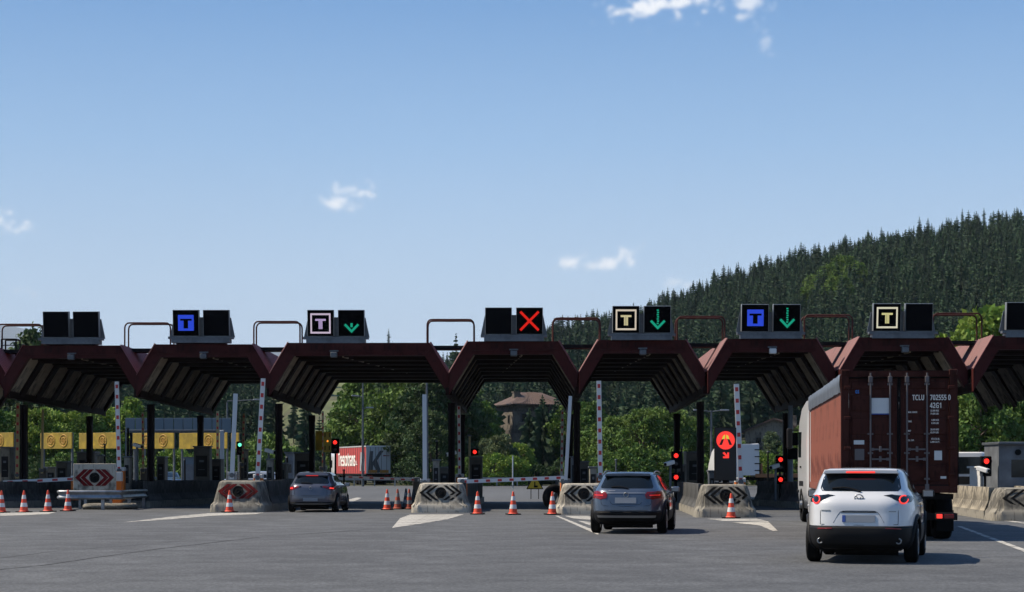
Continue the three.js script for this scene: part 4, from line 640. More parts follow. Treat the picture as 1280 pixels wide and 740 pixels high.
  for (const s of [-1, 1]) { const l = mesh('tail_light_unit', rbox(0.44, 0.15, 0.05, 0.02, s * 0.95, 0.53, 0.16), M.darkPlastic, t); mesh('tail_light_lens', rbox(0.12, 0.09, 0.02, 0.01, s * 0.82, 0.53, 0.19), M.brakeGlow, l); mesh('tail_light_lens', rbox(0.2, 0.09, 0.02, 0.01, s * 1.02, 0.53, 0.19), M.tailRed, l);
    for (const z of [-1.2, -2.5, -3.8]) { const wh = new THREE.Group(); wh.name = 'trailer_wheel'; wh.position.set(s * 1.03, 0.5, z); t.add(wh); mesh('tyre', new THREE.LatheGeometry([[0.28, -0.18], [0.45, -0.19], [0.49, -0.15], [0.5, 0], [0.49, 0.15], [0.45, 0.19], [0.28, 0.18]].map(p => new THREE.Vector2(...p)), 36).rotateZ(Math.PI / 2), M.rubber, wh); mesh('rim', [cyl(0.28, 0.28, 0.2, 0, 0, 0, 24, 'x'), cyl(0.12, 0.1, 0.12, s * 0.12, 0, 0, 16, 'x')], M.steelGrey, wh); }
    mesh('mud_flap', box(0.36, 0.45, 0.015, s * 1.03, 0.42, -0.55), M.rubber, t); }
  // tractor unit
  const cab = new THREE.Group(); cab.name = 'cab'; cab.position.set(-0.04, 0, -LEN - 1.2); cab.rotation.y = 0.045; t.add(cab);
  const rows = [[0.42, 1.2, 0.9, -2.45], [0.9, 1.24, 0.95, -2.5], [1.5, 1.25, 0.95, -2.5], [2.2, 1.25, 0.95, -2.38], [2.9, 1.23, 0.95, -2.2], [3.3, 1.18, 0.9, -1.9], [3.52, 1.08, 0.8, -1.5], [3.58, 0.9, 0.6, -1.2]].map(([y, w, zb, zf]) => noseRow(y, w, zb, zf, 10, 64));
  mesh('cab_body', loft(rows), M.cabWhite, cab); mesh('sun_visor', box(2.2, 0.16, 0.3, 0, 3.0, -2.35, 0.4), M.darkPlastic, cab);
  for (const s of [-1, 1]) {
    mesh('side_fairing', rbox(0.05, 2.6, 0.75, 0.02, s * 1.2, 2.1, 1.35, 0, s * -0.03), M.cabWhite, cab); mesh('side_skirt', rbox(0.08, 0.72, 2.4, 0.03, s * 1.18, 0.68, 1.9), M.cabWhite, cab); mesh('cab_door_window', rbox(0.02, 0.75, 0.85, 0.008, s * 1.243, 2.25, -1.4), M.glassDark, cab); mesh('wheel_guard', rbox(0.1, 0.2, 1.3, 0.05, s * 1.2, 1.12, -1.05), M.darkPlastic, cab); mesh('door_step', [box(0.08, 0.06, 0.6, s * 1.22, 0.55, -2.0), box(0.08, 0.06, 0.6, s * 1.22, 0.9, -2.0)], M.darkPlastic, cab); mesh('door_handle', box(0.04, 0.05, 0.2, s * 1.26, 1.6, -1.05), M.blackPaint, cab);
    mesh('cab_mirror', [rbox(0.16, 0.62, 0.22, 0.05, s * 1.47, 2.45, -2.3), box(0.3, 0.04, 0.05, s * 1.33, 2.7, -2.25)], M.darkPlastic, cab);
    for (const [z, nm] of [[-1.05, 'front_wheel'], [2.5, 'drive_wheel']]) { const wh = new THREE.Group(); wh.name = nm; wh.position.set(s * 1.08, 0.51, z); cab.add(wh); mesh('tyre', new THREE.LatheGeometry([[0.28, -0.16], [0.46, -0.17], [0.5, -0.13], [0.51, 0], [0.5, 0.13], [0.46, 0.17], [0.28, 0.16]].map(p => new THREE.Vector2(...p)), 36).rotateZ(Math.PI / 2), M.rubber, wh); mesh('rim', [cyl(0.28, 0.28, 0.22, 0, 0, 0, 24, 'x'), cyl(0.14, 0.1, 0.14, s * 0.14, 0, 0, 16, 'x')], M.galv, wh); }
  }
  mesh('air_deflector', loft([noseRow(3.3, 1.15, 0.85, -1.6, 6), noseRow(3.62, 1.02, 0.8, -0.7, 6), noseRow(3.74, 0.9, 0.75, -0.1, 6)]), M.cabWhite, cab); mesh('chassis', [box(0.9, 0.3, 5.5, 0, 0.75, 1.2), box(1.8, 0.5, 0.5, 0, 0.8, 0.9)], M.blackPaint, cab);
}
// ------------------------------------------------------------ trucks beyond the plaza
{ // red curtain trailer with lettering, rear doors turned to us
  const D = 186, ang = 19 * Math.PI / 180, t = thing('curtain_trailer', 'red curtain side trailer lettered Trescotrans parked beyond the wide lane', 'trailer', [px(473, D), 0, -D], ang), L = 13.6, W = 2.55, B = 1.15, H = 2.75;
  std('curtainRed', lin(0.55, 0.07, 0.065), 0.6); std('trailerGrey', lin(0.42, 0.45, 0.48), 0.55); std('graphicDark', lin(0.06, 0.065, 0.075), 0.6);
  mesh('curtain_box', [box(W - 0.02, H, L - 0.1, 0, B + H / 2, -L / 2 - 0.1)], M.curtainRed, t);
  for (let k = 0; k < 14; k++) mesh('curtain_strap', box(0.02, H, 0.05, -W / 2 - 0.012, B + H / 2, -0.6 - k * 0.95), M.graphicDark, t);
  mesh('top_rail', box(W + 0.06, 0.13, L, 0, B + H + 0.04, -L / 2), M.cabWhite, t); mesh('floor_rail', box(W + 0.04, 0.16, L, 0, B - 0.06, -L / 2), M.blackPaint, t);
  for (const s of [-1, 1]) { const d = mesh('rear_door', rbox(W / 2 - 0.04, H - 0.08, 0.06, 0.01, s * (W / 4), B + H / 2, 0.0), M.trailerGrey, t); for (const o of [0.3, 0.85]) mesh('lock_bar', cyl(0.025, 0.025, H - 0.1, s * o, B + H / 2, 0.05, 8), M.steelGrey, d); mesh('rear_light', rbox(0.5, 0.14, 0.05, 0.02, s * 0.9, B - 0.2, 0.04), M.tailRed, t); }
  const K = [[-1.1, 0.1], [-0.9, 2.3], [-0.55, 2.3], [-0.62, 1.2], [0.15, 2.35], [0.55, 2.35], [-0.15, 1.35], [0.3, 0.2], [-0.1, 0.1], [-0.55, 0.9], [-0.6, 0.1]].map(([x, y]) => [x, y + B]);
  mesh('door_graphic', slab(K, 0.01, 0.034), M.graphicDark, t); mesh('door_graphic', slab([[0.5, B + 1.9], [1.15, B + 1.85], [1.15, B + 1.8], [0.5, B + 1.78]], 0.01, 0.034), M.tailRed, t); mesh('rear_placard', [box(0.9, 0.3, 0.02, -0.6, B + 0.25, 0.06)], M.amberPlate || (M.amberPlate = std('amberPlate', lin(0.35, 0.16, 0.02), 0.6)), t); mesh('rear_placard', [box(0.9, 0.3, 0.02, 0.6, B + 0.25, 0.06)], M.amberPlate, t);
  { const [g, m] = textMesh([['Trescotrans', 0.05, 0.75, 2.0], ['S.L.', 7.7, 1.15, 0.6]], 8.6, 1.6, '#f2ece6'); mesh('lettering', g.rotateY(-Math.PI / 2).translate(-W / 2 - 0.026, B + 1.45, -7.6), m, t); }
  mesh('curtain_mark', [slab([[0, 0], [0.25, 1.9], [0.7, 1.9], [0.95, 0.9], [1.2, 1.9], [1.65, 1.9], [1.9, 0], [1.45, 0], [1.35, 1.0], [1.05, 0.1], [0.8, 0.1], [0.5, 1.0], [0.4, 0]], 0.01, 0).rotateY(-Math.PI / 2).translate(-W / 2 - 0.026, B + 0.3, -2.4)], M.trailerGrey, t);
  for (const s of [-1, 1]) for (const z of [-1.7, -3.0, -4.3, -12.2]) { const wh = mesh('wheel', new THREE.LatheGeometry([[0.05, -0.1], [0.28, -0.17], [0.46, -0.17], [0.5, 0], [0.46, 0.17], [0.28, 0.17], [0.05, 0.1]].map(p => new THREE.Vector2(...p)), 24).rotateZ(Math.PI / 2).translate(s * 1.05, 0.5, z), M.rubber, t); }
  mesh('under_frame', [box(1.0, 0.4, L - 0.5, 0, 0.8, -L / 2), box(2.2, 0.15, 0.12, 0, 0.5, -0.05), box(2.3, 0.5, 2.2, 0, 0.7, -8.2)], M.blackPaint, t);
  const cab = mesh('cab', loft([[0.45, 1.2], [1.5, 1.25], [2.9, 1.22], [3.6, 1.1]].map(([y, w]) => noseRow(y, w, -L - 0.4, -L - 2.6, 9, 40))), M.cabWhite, t); mesh('cab_window', rbox(0.02, 0.8, 1.0, 0.008, -1.25, 2.2, -L - 1.7), M.glassDark, cab);
}
{ // white flatbed lorry crossing behind the red lane signal, cab to the left
  const D = 148, t = thing('flatbed_lorry', 'white cab lorry with empty flatbed behind the red round lane signal', 'lorry', [px(934, D), 0, -D], 0.12);
  const cab = mesh('cab', loft([[0.5, 1.2, -2.95, -0.95], [1.3, 1.24, -3.05, -0.95], [2.0, 1.24, -2.95, -0.95], [3.0, 1.22, -2.7, -0.95], [3.55, 1.15, -2.3, -1.0], [3.8, 1.0, -1.7, -1.05]].map(([y, w, a, b]) => noseRow(y, w, b * -1 * -1, a, 9, 48).map(([x, yy, z]) => [z, yy, x]))), M.cabWhite, t);
  mesh('cab_window', rbox(0.9, 0.8, 0.02, 0.008, -2.2, 2.2, 1.235), M.glassDark, cab); mesh('wind_deflector', [rbox(1.55, 2.5, 0.06, 0.02, -0.1, 2.35, 1.2), rbox(1.55, 2.5, 0.06, 0.02, -0.1, 2.35, -1.2), rbox(0.1, 2.7, 2.3, 0.03, 0.6, 2.3, 0)], M.cabWhite, cab);
  for (let k = 0; k < 4; k++) mesh('bracket', box(0.5, 0.07, 0.06, 0.55, 1.5 + k * 0.55, 1.25), M.blackPaint, cab);
  mesh('flatbed', [box(10.5, 0.16, 2.5, 5.6, 1.15, 0), box(10.5, 0.22, 0.08, 5.6, 1.05, 1.24), box(0.12, 0.9, 2.4, 0.9, 1.6, 0)], M.orangeBed || (M.orangeBed = std('orangeBed', lin(0.30, 0.13, 0.05), 0.7)), t); mesh('chassis', box(12, 0.3, 0.9, 4.5, 0.85, 0), M.blackPaint, t);
  for (const z of [-1.05, 1.05]) for (const x of [-2.2, 1.5, 7.6, 8.9]) mesh('wheel', new THREE.LatheGeometry([[0.05, -0.1], [0.28, -0.16], [0.46, -0.16], [0.5, 0], [0.46, 0.16], [0.28, 0.16], [0.05, 0.1]].map(p => new THREE.Vector2(...p)), 24).rotateX(Math.PI / 2).translate(x, 0.5, z), M.rubber, t);
}
{ // white coach or lorry front seen past the right flank of the container
  const D = 92, t = thing('parked_lorry', 'dark windowed white lorry just right of the container', 'lorry', [px(1203, D), 0, -D], -0.35);
  const b = mesh('cab', loft([[0.5, 1.18], [1.4, 1.24], [1.6, 1.22], [2.2, 1.18], [2.35, 1.12], [2.42, 1.0]].map(([y, w]) => noseRow(y, w, 0, -2.2, 9, 48))), M.cabWhite, t);
  mesh('windscreen', rbox(2.0, 0.85, 0.03, 0.01, 0, 1.75, 0.005), M.glassDark, b); mesh('grille', [box(1.6, 0.4, 0.03, 0, 1.0, 0.02)], M.darkPlastic, b); for (const s of [-1, 1]) { mesh('mirror', rbox(0.12, 0.4, 0.1, 0.03, s * 1.36, 1.8, -0.1), M.darkPlastic, t); mesh('wheel', cyl(0.45, 0.45, 0.3, s * 1.0, 0.45, -0.9, 24, 'x'), M.rubber, t); }
  mesh('load_box', box(2.4, 1.6, 5, 0, 1.5, -4.9), M.trailerGrey, t); mesh('frame', box(1.2, 0.3, 7, 0, 0.6, -3.8), M.blackPaint, t); for (const s of [-1, 1]) mesh('wheel', cyl(0.45, 0.45, 0.3, s * 1.0, 0.45, -6, 24, 'x'), M.rubber, t);
}
// ------------------------------------------------------------ cones
{
  const spots = [[2, 641, 'at the left edge of the picture'], [30, 640.6, 'second from the left edge'], [60, 639.8, 'third from the left edge'], [85, 639, 'in front of the guard rail'], [287, 640.5, 'against the red chevron nose'], [484, 637.5, 'brightest of the group in the wide lane', 1], [597, 643, 'just right of the nose before the X lane'], [641.5, 643.4, 'in the middle of the X lane'], [690.5, 643.4, 'at the right side of the X lane'], [914, 648, 'against the nose under the red round signal']];
  const prof = (y0, y1, r = (y) => lerp(0.155, 0.032, y / 0.76), p = 0) => cyl(r(y0) + p, r(y1) + p, y1 - y0, 0, (y0 + y1) / 2, 0, 24);
  const parts = { base: rbox(0.44, 0.035, 0.44, 0.012, 0, 0.018, 0), body: join([prof(0.035, 0.76), cyl(0.032, 0.02, 0.025, 0, 0.770, 0, 16), cyl(0.19, 0.16, 0.03, 0, 0.045, 0, 24)]), bandLow: prof(0.20, 0.34, undefined, 0.004), bandHigh: prof(0.48, 0.62, undefined, 0.004) };
  const cone = (words, pos, body, band, grp) => { const c = thing('traffic_cone', words, 'traffic cone', pos, (pos[0] * 7) % 1, grp); mesh('base', parts.base, M.rubber, c); mesh('cone_body', parts.body, body, c); mesh('reflective_band', parts.bandLow, band, c); mesh('reflective_band', parts.bandHigh, band, c); return c; };
  for (const [x, y, w] of spots) { const d = gd(y); cone('orange and white traffic cone ' + w, [px(x, d), 0.006, -d], M.coneRed, M.coneWhite, 'traffic cones'); }
  std('coneShade', lin(0.42, 0.07, 0.03), 0.7); std('bandShade', lin(0.22, 0.22, 0.22), 0.7); std('coneDeepShade', lin(0.05, 0.045, 0.04), 0.8);  // darker cone and band colours paint in the shade these cones stand in
  for (const [x, y, w, a, b] of [[497, 637, 'shade toned orange traffic cone right of the bright one in the wide lane', M.coneShade, M.bandShade], [507.5, 635.8, 'deep shade toned traffic cone behind two shade toned ones', M.coneDeepShade, M.bandShade], [511.5, 637, 'shade toned orange traffic cone nearest the nose before the X lane', M.coneShade, M.bandShade], [517, 635.8, 'deep shade toned traffic cone touching the nose before the X lane', M.coneDeepShade, M.coneDeepShade]]) { const d = gd(y) + 0.6; cone(w, [px(x, d), 0.006, -d], a, b, 'traffic cones'); }
}
// ------------------------------------------------------------ traffic lights
function signal(words, x, D, lamps, o = {}) { // lamps: [py of the lamp, material]
  const s = thing('traffic_light', words, 'traffic light', [px(x, D), o.y0 === undefined ? 0.262 : o.y0, -D], 0, 'lane traffic lights'), y0 = s.position.y, top = py(lamps[0][0], D) - y0;
  mesh('mast', cyl(0.05, 0.045, top - 0.2, 0, (top - 0.2) / 2, -0.14, 10), o.mast || M.blackSteel, s);
  for (const [ly, mat, n] of lamps) { const y = py(ly, D) - y0, h = mesh('lamp_head', rbox(0.36, 0.34 * (n || 2), 0.24, 0.04, 0, y - 0.34 * ((n || 2) - 1) / 2, -0.05), M.displayBlack, s);
    mesh('signal_lens', new THREE.SphereGeometry(0.115, 20, 10, 0, Math.PI * 2, 0, 0.9).rotateX(Math.PI / 2).scale(1, 1, 0.5).translate(0, y, 0.035), mat, h);
    for (let k = 1; k < (n || 2); k++) mesh('signal_lens', new THREE.SphereGeometry(0.105, 16, 8, 0, Math.PI * 2, 0, 0.9).rotateX(Math.PI / 2).scale(1, 1, 0.5).translate(0, y - 0.33 * k, 0.035), M.deadLamp, h);
    mesh('hood', new THREE.CylinderGeometry(0.135, 0.145, 0.2, 18, 1, true, -Math.PI * 0.6, Math.PI * 1.2).rotateX(Math.PI / 2).rotateZ(Math.PI).translate(0, y, 0.16), M.displayBlack, h); }
  return s;
}
signal('red traffic light on a dark mast right of the yellow warning box', 419, 84, [[553, M.redLamp]]);
signal('green traffic light behind the red chevron nose', 300, 92, [[556, M.greenLamp]]);
signal('red traffic light right of the column by the X lane', 593.5, 86, [[565, M.redLamp, 1]]);
signal('pair of stacked red traffic lights right of the crossover', 845, 72, [[569.5, M.redLamp, 2], [596.5, M.redLamp, 1]]);
signal('pair of stacked red traffic lights left of the container truck', 975.5, 75, [[574.5, M.redLamp, 2], [599.5, M.redLamp, 1]]);
signal('red traffic light right of the container by the grey booth', 1232.5, 62, [[576.5, M.redLamp, 2]]);
function camPost(words, x, yTop, D, turn = 0) {
  const h = py(yTop, D), c = thing('camera_post', words, 'camera', [px(x, D), 0.262, -D], turn, 'lane cameras'); mesh('post', cyl(0.05, 0.045, h - 0.32, 0, (h - 0.32) / 2, 0, 10), M.greySteel, c);
  mesh('housing', [rbox(0.2, 0.15, 0.42, 0.03, 0, h - 0.26, 0.05, 0.25)], M.white, c); mesh('lens_cover', cyl(0.06, 0.06, 0.03, 0, h - 0.31, 0.27, 14, 'z'), M.blackPaint, c);
}
camPost('white camera on a grey post right of the crossover roof', 838, 579, 70.5, -0.9); camPost('white camera on a grey post left of the double red lights', 969.5, 583, 73.5, -0.9); camPost('white camera on a post left of the X lane column', 565.5, 567, 75, -1.2); camPost('white camera on a grey post left of the red light by the booth', 1227, 587, 61, 0.8); camPost('dark camera on a grey post beside the left yellow board', 171, 557, 79, 1.1); camPost('camera post right of the red chevron nose', 336, 564, 76, 1.2);
{ // yellow warning box with amber lamp
  const D = 86, s = thing('warning_box', 'yellow lane box with a glowing amber lamp beside the red traffic light', 'sign', [px(405, D), 0, -D]); const y = py(552, D);
  mesh('post', cyl(0.06, 0.05, y, 0, y / 2, -0.15, 10), M.greySteel, s); mesh('side_board', rbox(0.34, 0.92, 0.05, 0.015, -0.24, y + 0.04, 0.0, 0, 0.5), M.yellowBoard, s); const b = mesh('box', rbox(0.36, 0.94, 0.22, 0.02, 0.16, y - 0.02, 0), M.yellow, s);
  mesh('signal_lens', new THREE.SphereGeometry(0.11, 18, 10, 0, Math.PI * 2, 0, 0.9).rotateX(Math.PI / 2).scale(1, 1, 0.5).translate(0.18, y + 0.02, 0.06), M.amberLamp, b); for (const dx of [-0.1, 0.1]) mesh('slot', [0.3, -0.3].map(dy => box(0.04, 0.2, 0.02, 0.16 + dx, y + dy, 0.112)), M.blackPaint, b);
}
{ // tall black matrix sign with red round signal and arrow
  const D = 60.3, s = thing('matrix_sign', 'tall black matrix sign with red round pictogram and red arrow', 'lane sign', [px(906.5, D), 0, -D]), y0 = py(601, D), y1 = py(534.5, D), w = 27 * D / F;
  std('matrixRed', lin(0.3, 0.01, 0.01), 0.5, 0, { emissive: lin(1, 0.045, 0.03), emissiveIntensity: 0.68 }); std('matrixYellow', lin(0.3, 0.2, 0.01), 0.5, 0, { emissive: lin(0.75, 0.62, 0.06), emissiveIntensity: 0.55 }); std('matrixBlack', lin(0.004, 0.004, 0.004), 0.6);
  mesh('post', [box(0.14, y0, 0.14, 0, y0 / 2, -0.1), box(0.5, 0.04, 0.4, 0, 1.07, -0.1)], M.blackSteel, s); const c = mesh('casing', rbox(w, y1 - y0, 0.2, 0.02, 0, (y0 + y1) / 2, 0), M.displayBlack, s); const cy = py(550.5, D);
  const bz = mesh('bezel', [box(w - 0.04, y1 - y0 - 0.04, 0.02, 0, (y0 + y1) / 2, 0.105)], M.matrixBlack, c);
  mesh('signal_disc', cyl(0.30, 0.30, 0.012, 0, cy, 0.121, 40, 'z'), M.matrixRed, c);
  for (const sx of [-1, 1]) mesh('road_mark', slab([[0.05, 0.06], [0.13, 0.03], [0.21, -0.15], [0.12, -0.15]].map(([x, y]) => [sx * x, y + cy]), 0.008, 0.128), M.matrixBlack, c);
  for (const p of [[[-0.09, 0.14], [-0.02, 0.19], [-0.02, 0.06], [-0.12, 0.03]], [[0.09, 0.14], [0.02, 0.19], [0.02, 0.06], [0.12, 0.03]]]) mesh('signal_mark', slab(p.map(([x, y]) => [x, y + cy]), 0.008, 0.1285), M.matrixYellow, c);
  const ay = py(569.5, D); mesh('signal_arrow', slab([[-0.12, 0.10], [-0.05, 0.14], [0.06, 0.02], [0.06, 0.12], [0.13, 0.12], [0.13, -0.10], [-0.10, -0.10], [-0.10, -0.03], [0.0, -0.03]].map(([x, y]) => [x * 0.85, y * 0.85 + ay]), 0.01, 0.118), M.matrixRed, c);
}
{ // road works triangle on the X lane
  const D = 96, s = thing('warning_triangle', 'small yellow triangular roadworks sign beyond the X lane barrier', 'road sign', [px(668.5, D), 0, -D]), y = py(611, D), k = 0.5;
  mesh('plate', slab([[-0.42, y], [0.42, y], [0, y + 0.75]], 0.02, 0, 0.01), M.yellow, s); mesh('border', [[-0.42, y, 0, y + 0.75], [0.42, y, 0, y + 0.75], [-0.42, y, 0.42, y]].map(([a, b, c, d]) => bar([a, b, 0.03], [c, d, 0.03], 0.022)), M.blackPaint, s); mesh('pictogram', [box(0.06, 0.26, 0.01, 0, y + 0.24, 0.035), box(0.2, 0.1, 0.01, 0.05, y + 0.12, 0.036)], M.blackPaint, s); mesh('leg', [bar([-0.2, 0, -0.1], [-0.2, y + 0.1, 0], 0.02), bar([0.2, 0, -0.1], [0.2, y + 0.1, 0], 0.02)], M.blackSteel, s);
}
// ------------------------------------------------------------ cabinets, booth, posts on the islands
function cabinet(words, x0, x1, yTop, D, mat = M.cabinet, dz = 0.7, y0 = 0.262) {
  const w = (x1 - x0) * D / F, h = py(yTop, D) - y0, c = thing('toll_cabinet', words, 'toll machine', [px((x0 + x1) / 2, D), y0, -D], 0, 'machines on the islands');
  mesh('housing', rbox(w, h, dz, 0.03, 0, h / 2, -dz / 2), mat, c); mesh('roof', rbox(w + 0.08, 0.06, dz + 0.08, 0.015, 0, h + 0.03, -dz / 2), M.greySteel, c); mesh('front_panel', rbox(w * 0.7, h * 0.42, 0.03, 0.01, 0, h * 0.62, 0.012), M.darkPlastic, c); mesh('panel_slot', [box(w * 0.4, 0.03, 0.01, 0, h * 0.55, 0.032), box(w * 0.3, 0.1, 0.01, 0, h * 0.72, 0.032)], M.greySteel, c); return c;
}
cabinet('dark box on the island left of the red chevron nose', 242, 262, 559, 86); cabinet('dark toll machine left of the yellow warning box', 368, 389, 567, 88); cabinet('dark toll machine under the single red light', 587, 603, 572, 84); cabinet('grey toll machine left of the X lane column', 541, 549, 576, 72, M.concrete, 0.5); cabinet('grey toll machine right of the red chevron nose', 333, 341, 575, 74, M.concrete, 0.5); cabinet('grey toll machine at the foot of the column right of the X lane', 714, 723, 572, 74, M.booth, 0.6); cabinet('weathered toll machine left of the crossover roof', 737, 746, 585, 68, M.concrete, 0.5); cabinet('brown toll machine beside the double red lights', 858, 880, 566, 80, M.cabinet, 1.4); cabinet('slim grey post machine left of the red round signal', 886, 893.5, 590, 61.5, M.greySteel, 0.35); cabinet('grey machine behind the chevron board', 155, 162, 572, 74.5, M.concrete, 0.5); cabinet('pale stone block left of the cream barrier pole', 57, 69, 585, 92, M.concrete, 0.8); cabinet('pale machine at the far left edge', 0, 12, 560, 84, M.concrete, 0.9); cabinet('pale box behind the chevron board', 121, 127, 570, 84, M.concrete, 0.5); cabinet('grey slim box behind the red chevron nose', 304.5, 309, 563, 84, M.concrete, 0.4);
cabinet('dark brown booth box under the second canopy from left', 96, 118, 566, 90, M.cabinet, 1.2); cabinet('dark box behind the left lowered barrier', 70, 84, 578, 88, M.cabinet, 0.8); cabinet('tall dark box right of the blue T lane column', 196, 206, 572, 90, M.cabinet, 0.8); cabinet('dark booth left of the green traffic light', 264, 276, 575, 88, M.cabinet, 1.0); cabinet('dark box right of the second dark column', 345, 357, 580, 82, M.cabinet, 0.9); cabinet('dark box behind the nose before the X lane', 549, 562, 585, 78, M.cabinet, 0.9); cabinet('dark box behind the nose right of the X lane', 724, 736, 578, 78, M.cabinet, 0.9); cabinet('dark toll machine behind the white camera right of the crossover', 846, 857, 582, 76, M.cabinet, 0.8);
for (const [x, y0, D, r, w, m] of [[10, 560, 88, 0.05, 'thin grey post at the left edge', M.greySteel], [131, 556, 86, 0.05, 'thin dark post behind the chevron board', M.blackSteel], [160, 536, 88, 0.06, 'thin black post left of the grey portal', M.blackSteel], [172, 560, 86, 0.04, 'thin pale post beside the dark camera', M.palePole], [231, 575, 92, 0.05, 'thin black post below the yellow boards', M.blackSteel], [346, 556, 84, 0.05, 'thin grey post right of the leaning barrier', M.greySteel], [359, 572, 90, 0.06, 'thin dark post left of the hatchback', M.blackSteel], [413, 560, 90, 0.05, 'thin dark post left of the red traffic light', M.blackSteel], [430, 588, 88, 0.05, 'short dark post right of the hatchback roof', M.blackSteel], [546, 552, 76, 0.05, 'thin black post on the nose before the X lane', M.blackSteel], [587, 545, 88, 0.06, 'cream post left of the single red light', M.armCream], [641, 570, 150, 0.06, 'thin pale post beyond the X lane', M.palePole], [770, 575, 96, 0.05, 'thin grey post behind the crossover roof', M.greySteel], [852, 560, 74, 0.05, 'thin black post between the double red lights and column', M.blackSteel], [960, 565, 90, 0.05, 'thin dark post above the cream block', M.blackSteel]]) { const h = py(y0, D), p = thing('slim_post', w, 'post', [px(x, D), 0, -D]); mesh('pole', cyl(r, r * 0.85, h, 0, h / 2, 0, 10), m, p); mesh('cap', cyl(r * 1.5, r * 1.1, 0.06, 0, h + 0.02, 0, 10), M.greySteel, p); mesh('foot_plate', box(r * 6, 0.03, r * 6, 0, 0.28, 0), M.greySteel, p); }
{ const D = 62, b = thing('toll_booth', 'grey toll booth with dark window at the right edge', 'toll booth', [px(1276, D), 0.262, -D], 0), h = py(556, D) - 0.262;
  mesh('wall', [box(0.12, h, 1.9, -0.68, h / 2, -0.95), box(1.4, 1.0, 0.1, 0.08, 0.5, -0.05), box(1.4, 0.5, 0.1, 0.08, h - 0.25, -0.05), box(0.3, h - 1.5, 0.1, -0.47, 1.0 + (h - 1.5) / 2, -0.05), box(1.5, h, 0.1, 0.08, h / 2, -1.95)], M.booth, b); mesh('window_pane', box(1.1, h - 1.5, 0.02, 0.23, 1.0 + (h - 1.5) / 2, -0.06), M.glassDark, b); mesh('roof', rbox(1.7, 0.1, 2.2, 0.03, 0.05, h + 0.05, -0.95), M.greySteel, b); mesh('speaker', cyl(0.1, 0.1, 0.08, -0.1, h - 0.25, 0.03, 16, 'z'), M.blackPaint, b); mesh('column', box(0.18, 2.4, 0.2, 0.62, h - 0.6 + 0.5, 0.05), M.booth, b); }
{ const D = 68, b = thing('white_cabin', 'small white cabin with narrow window left of the grey booth', 'cabin', [px(1240, D), 0.262, -D], 0.3), h = py(585, D) - 0.262; mesh('wall', rbox(0.8, h, 0.9, 0.02, 0, h / 2, -0.45), M.white, b); mesh('roof', rbox(0.95, 0.07, 1.05, 0.02, 0, h + 0.03, -0.45), M.white, b); mesh('window_pane', box(0.2, 0.5, 0.02, 0.1, h - 0.5, 0.005), M.glassDark, b); mesh('side_rail', [bar([-0.3, 0.3, 0.1], [0.4, 0.3, 0.1], 0.02), bar([0.4, 0, 0.1], [0.4, 0.3, 0.1], 0.02)], M.greySteel, b); }
{ const D = 78, b = thing('cream_barrier_block', 'cream precast barrier block sunlit between the lanes', 'barrier block', [px(958.5, D), 0, -D], -0.12); const g = slab([[-0.42, 0], [-0.42, 0.12], [-0.22, 0.4], [-0.14, 0.86], [0.14, 0.86], [0.22, 0.4], [0.42, 0.12], [0.42, 0]], 2.6, -2.6, 0.01); mesh('block', g.clone().rotateY(0.0), M.creamConcrete, b); mesh('lifting_eye', new THREE.TorusGeometry(0.05, 0.012, 6, 14).translate(0, 0.9, -1.3), M.greySteel, b); }
{ const D = 76, s = thing('signal_mast', 'tall blue grey mast with black signal backs left of the truck cab', 'mast', [px(988, D), 0.262, -D]), h = py(507, D) - 0.262; mesh('mast', cyl(0.12, 0.10, h, 0, h / 2, 0, 16), M.skyPanel, s); for (const [y0, y1] of [[541, 557], [560, 574]]) mesh('signal_back', [rbox(0.42, (y1 - y0) * D / F, 0.3, 0.05, 0.06, py((y0 + y1) / 2, D) - 0.262, 0.2)], M.displayBlack, s); }
{ const D = 57.5, s = thing('striped_bollard', 'orange and white striped base block under the left raised barrier', 'bollard', [px(152, 72.9), 0, -72.2]); for (let k = 0; k < 4; k++) mesh('band', rbox(0.34, 0.36, 0.3, 0.01, 0, 0.18 + k * 0.36, 0), k % 2 ? M.white : M.orange, s); }
for (const [x, D, w] of [[703, 66.5, 'orange base plate right of the X lane'], [580, 69.2, 'orange plate left of the X lane barrier']]) { const b = thing('orange_marker', w, 'marker', [px(x, D), 0.262, -D]); mesh('plate', rbox(0.16, 0.85, 0.3, 0.02, 0, 0.425, 0), M.orange, b); mesh('cap', rbox(0.2, 0.05, 0.34, 0.01, 0, 0.87, 0), M.white, b); }
{ const D = 67.8, t = thing('spare_tyre', 'black rubber tyre leaning at the nose right of the X lane', 'tyre', [px(693, D), 0.50, -D], 0.5); mesh('tyre_ring', new THREE.TorusGeometry(0.34, 0.15, 12, 28).rotateX(0.0), M.rubber, t); }

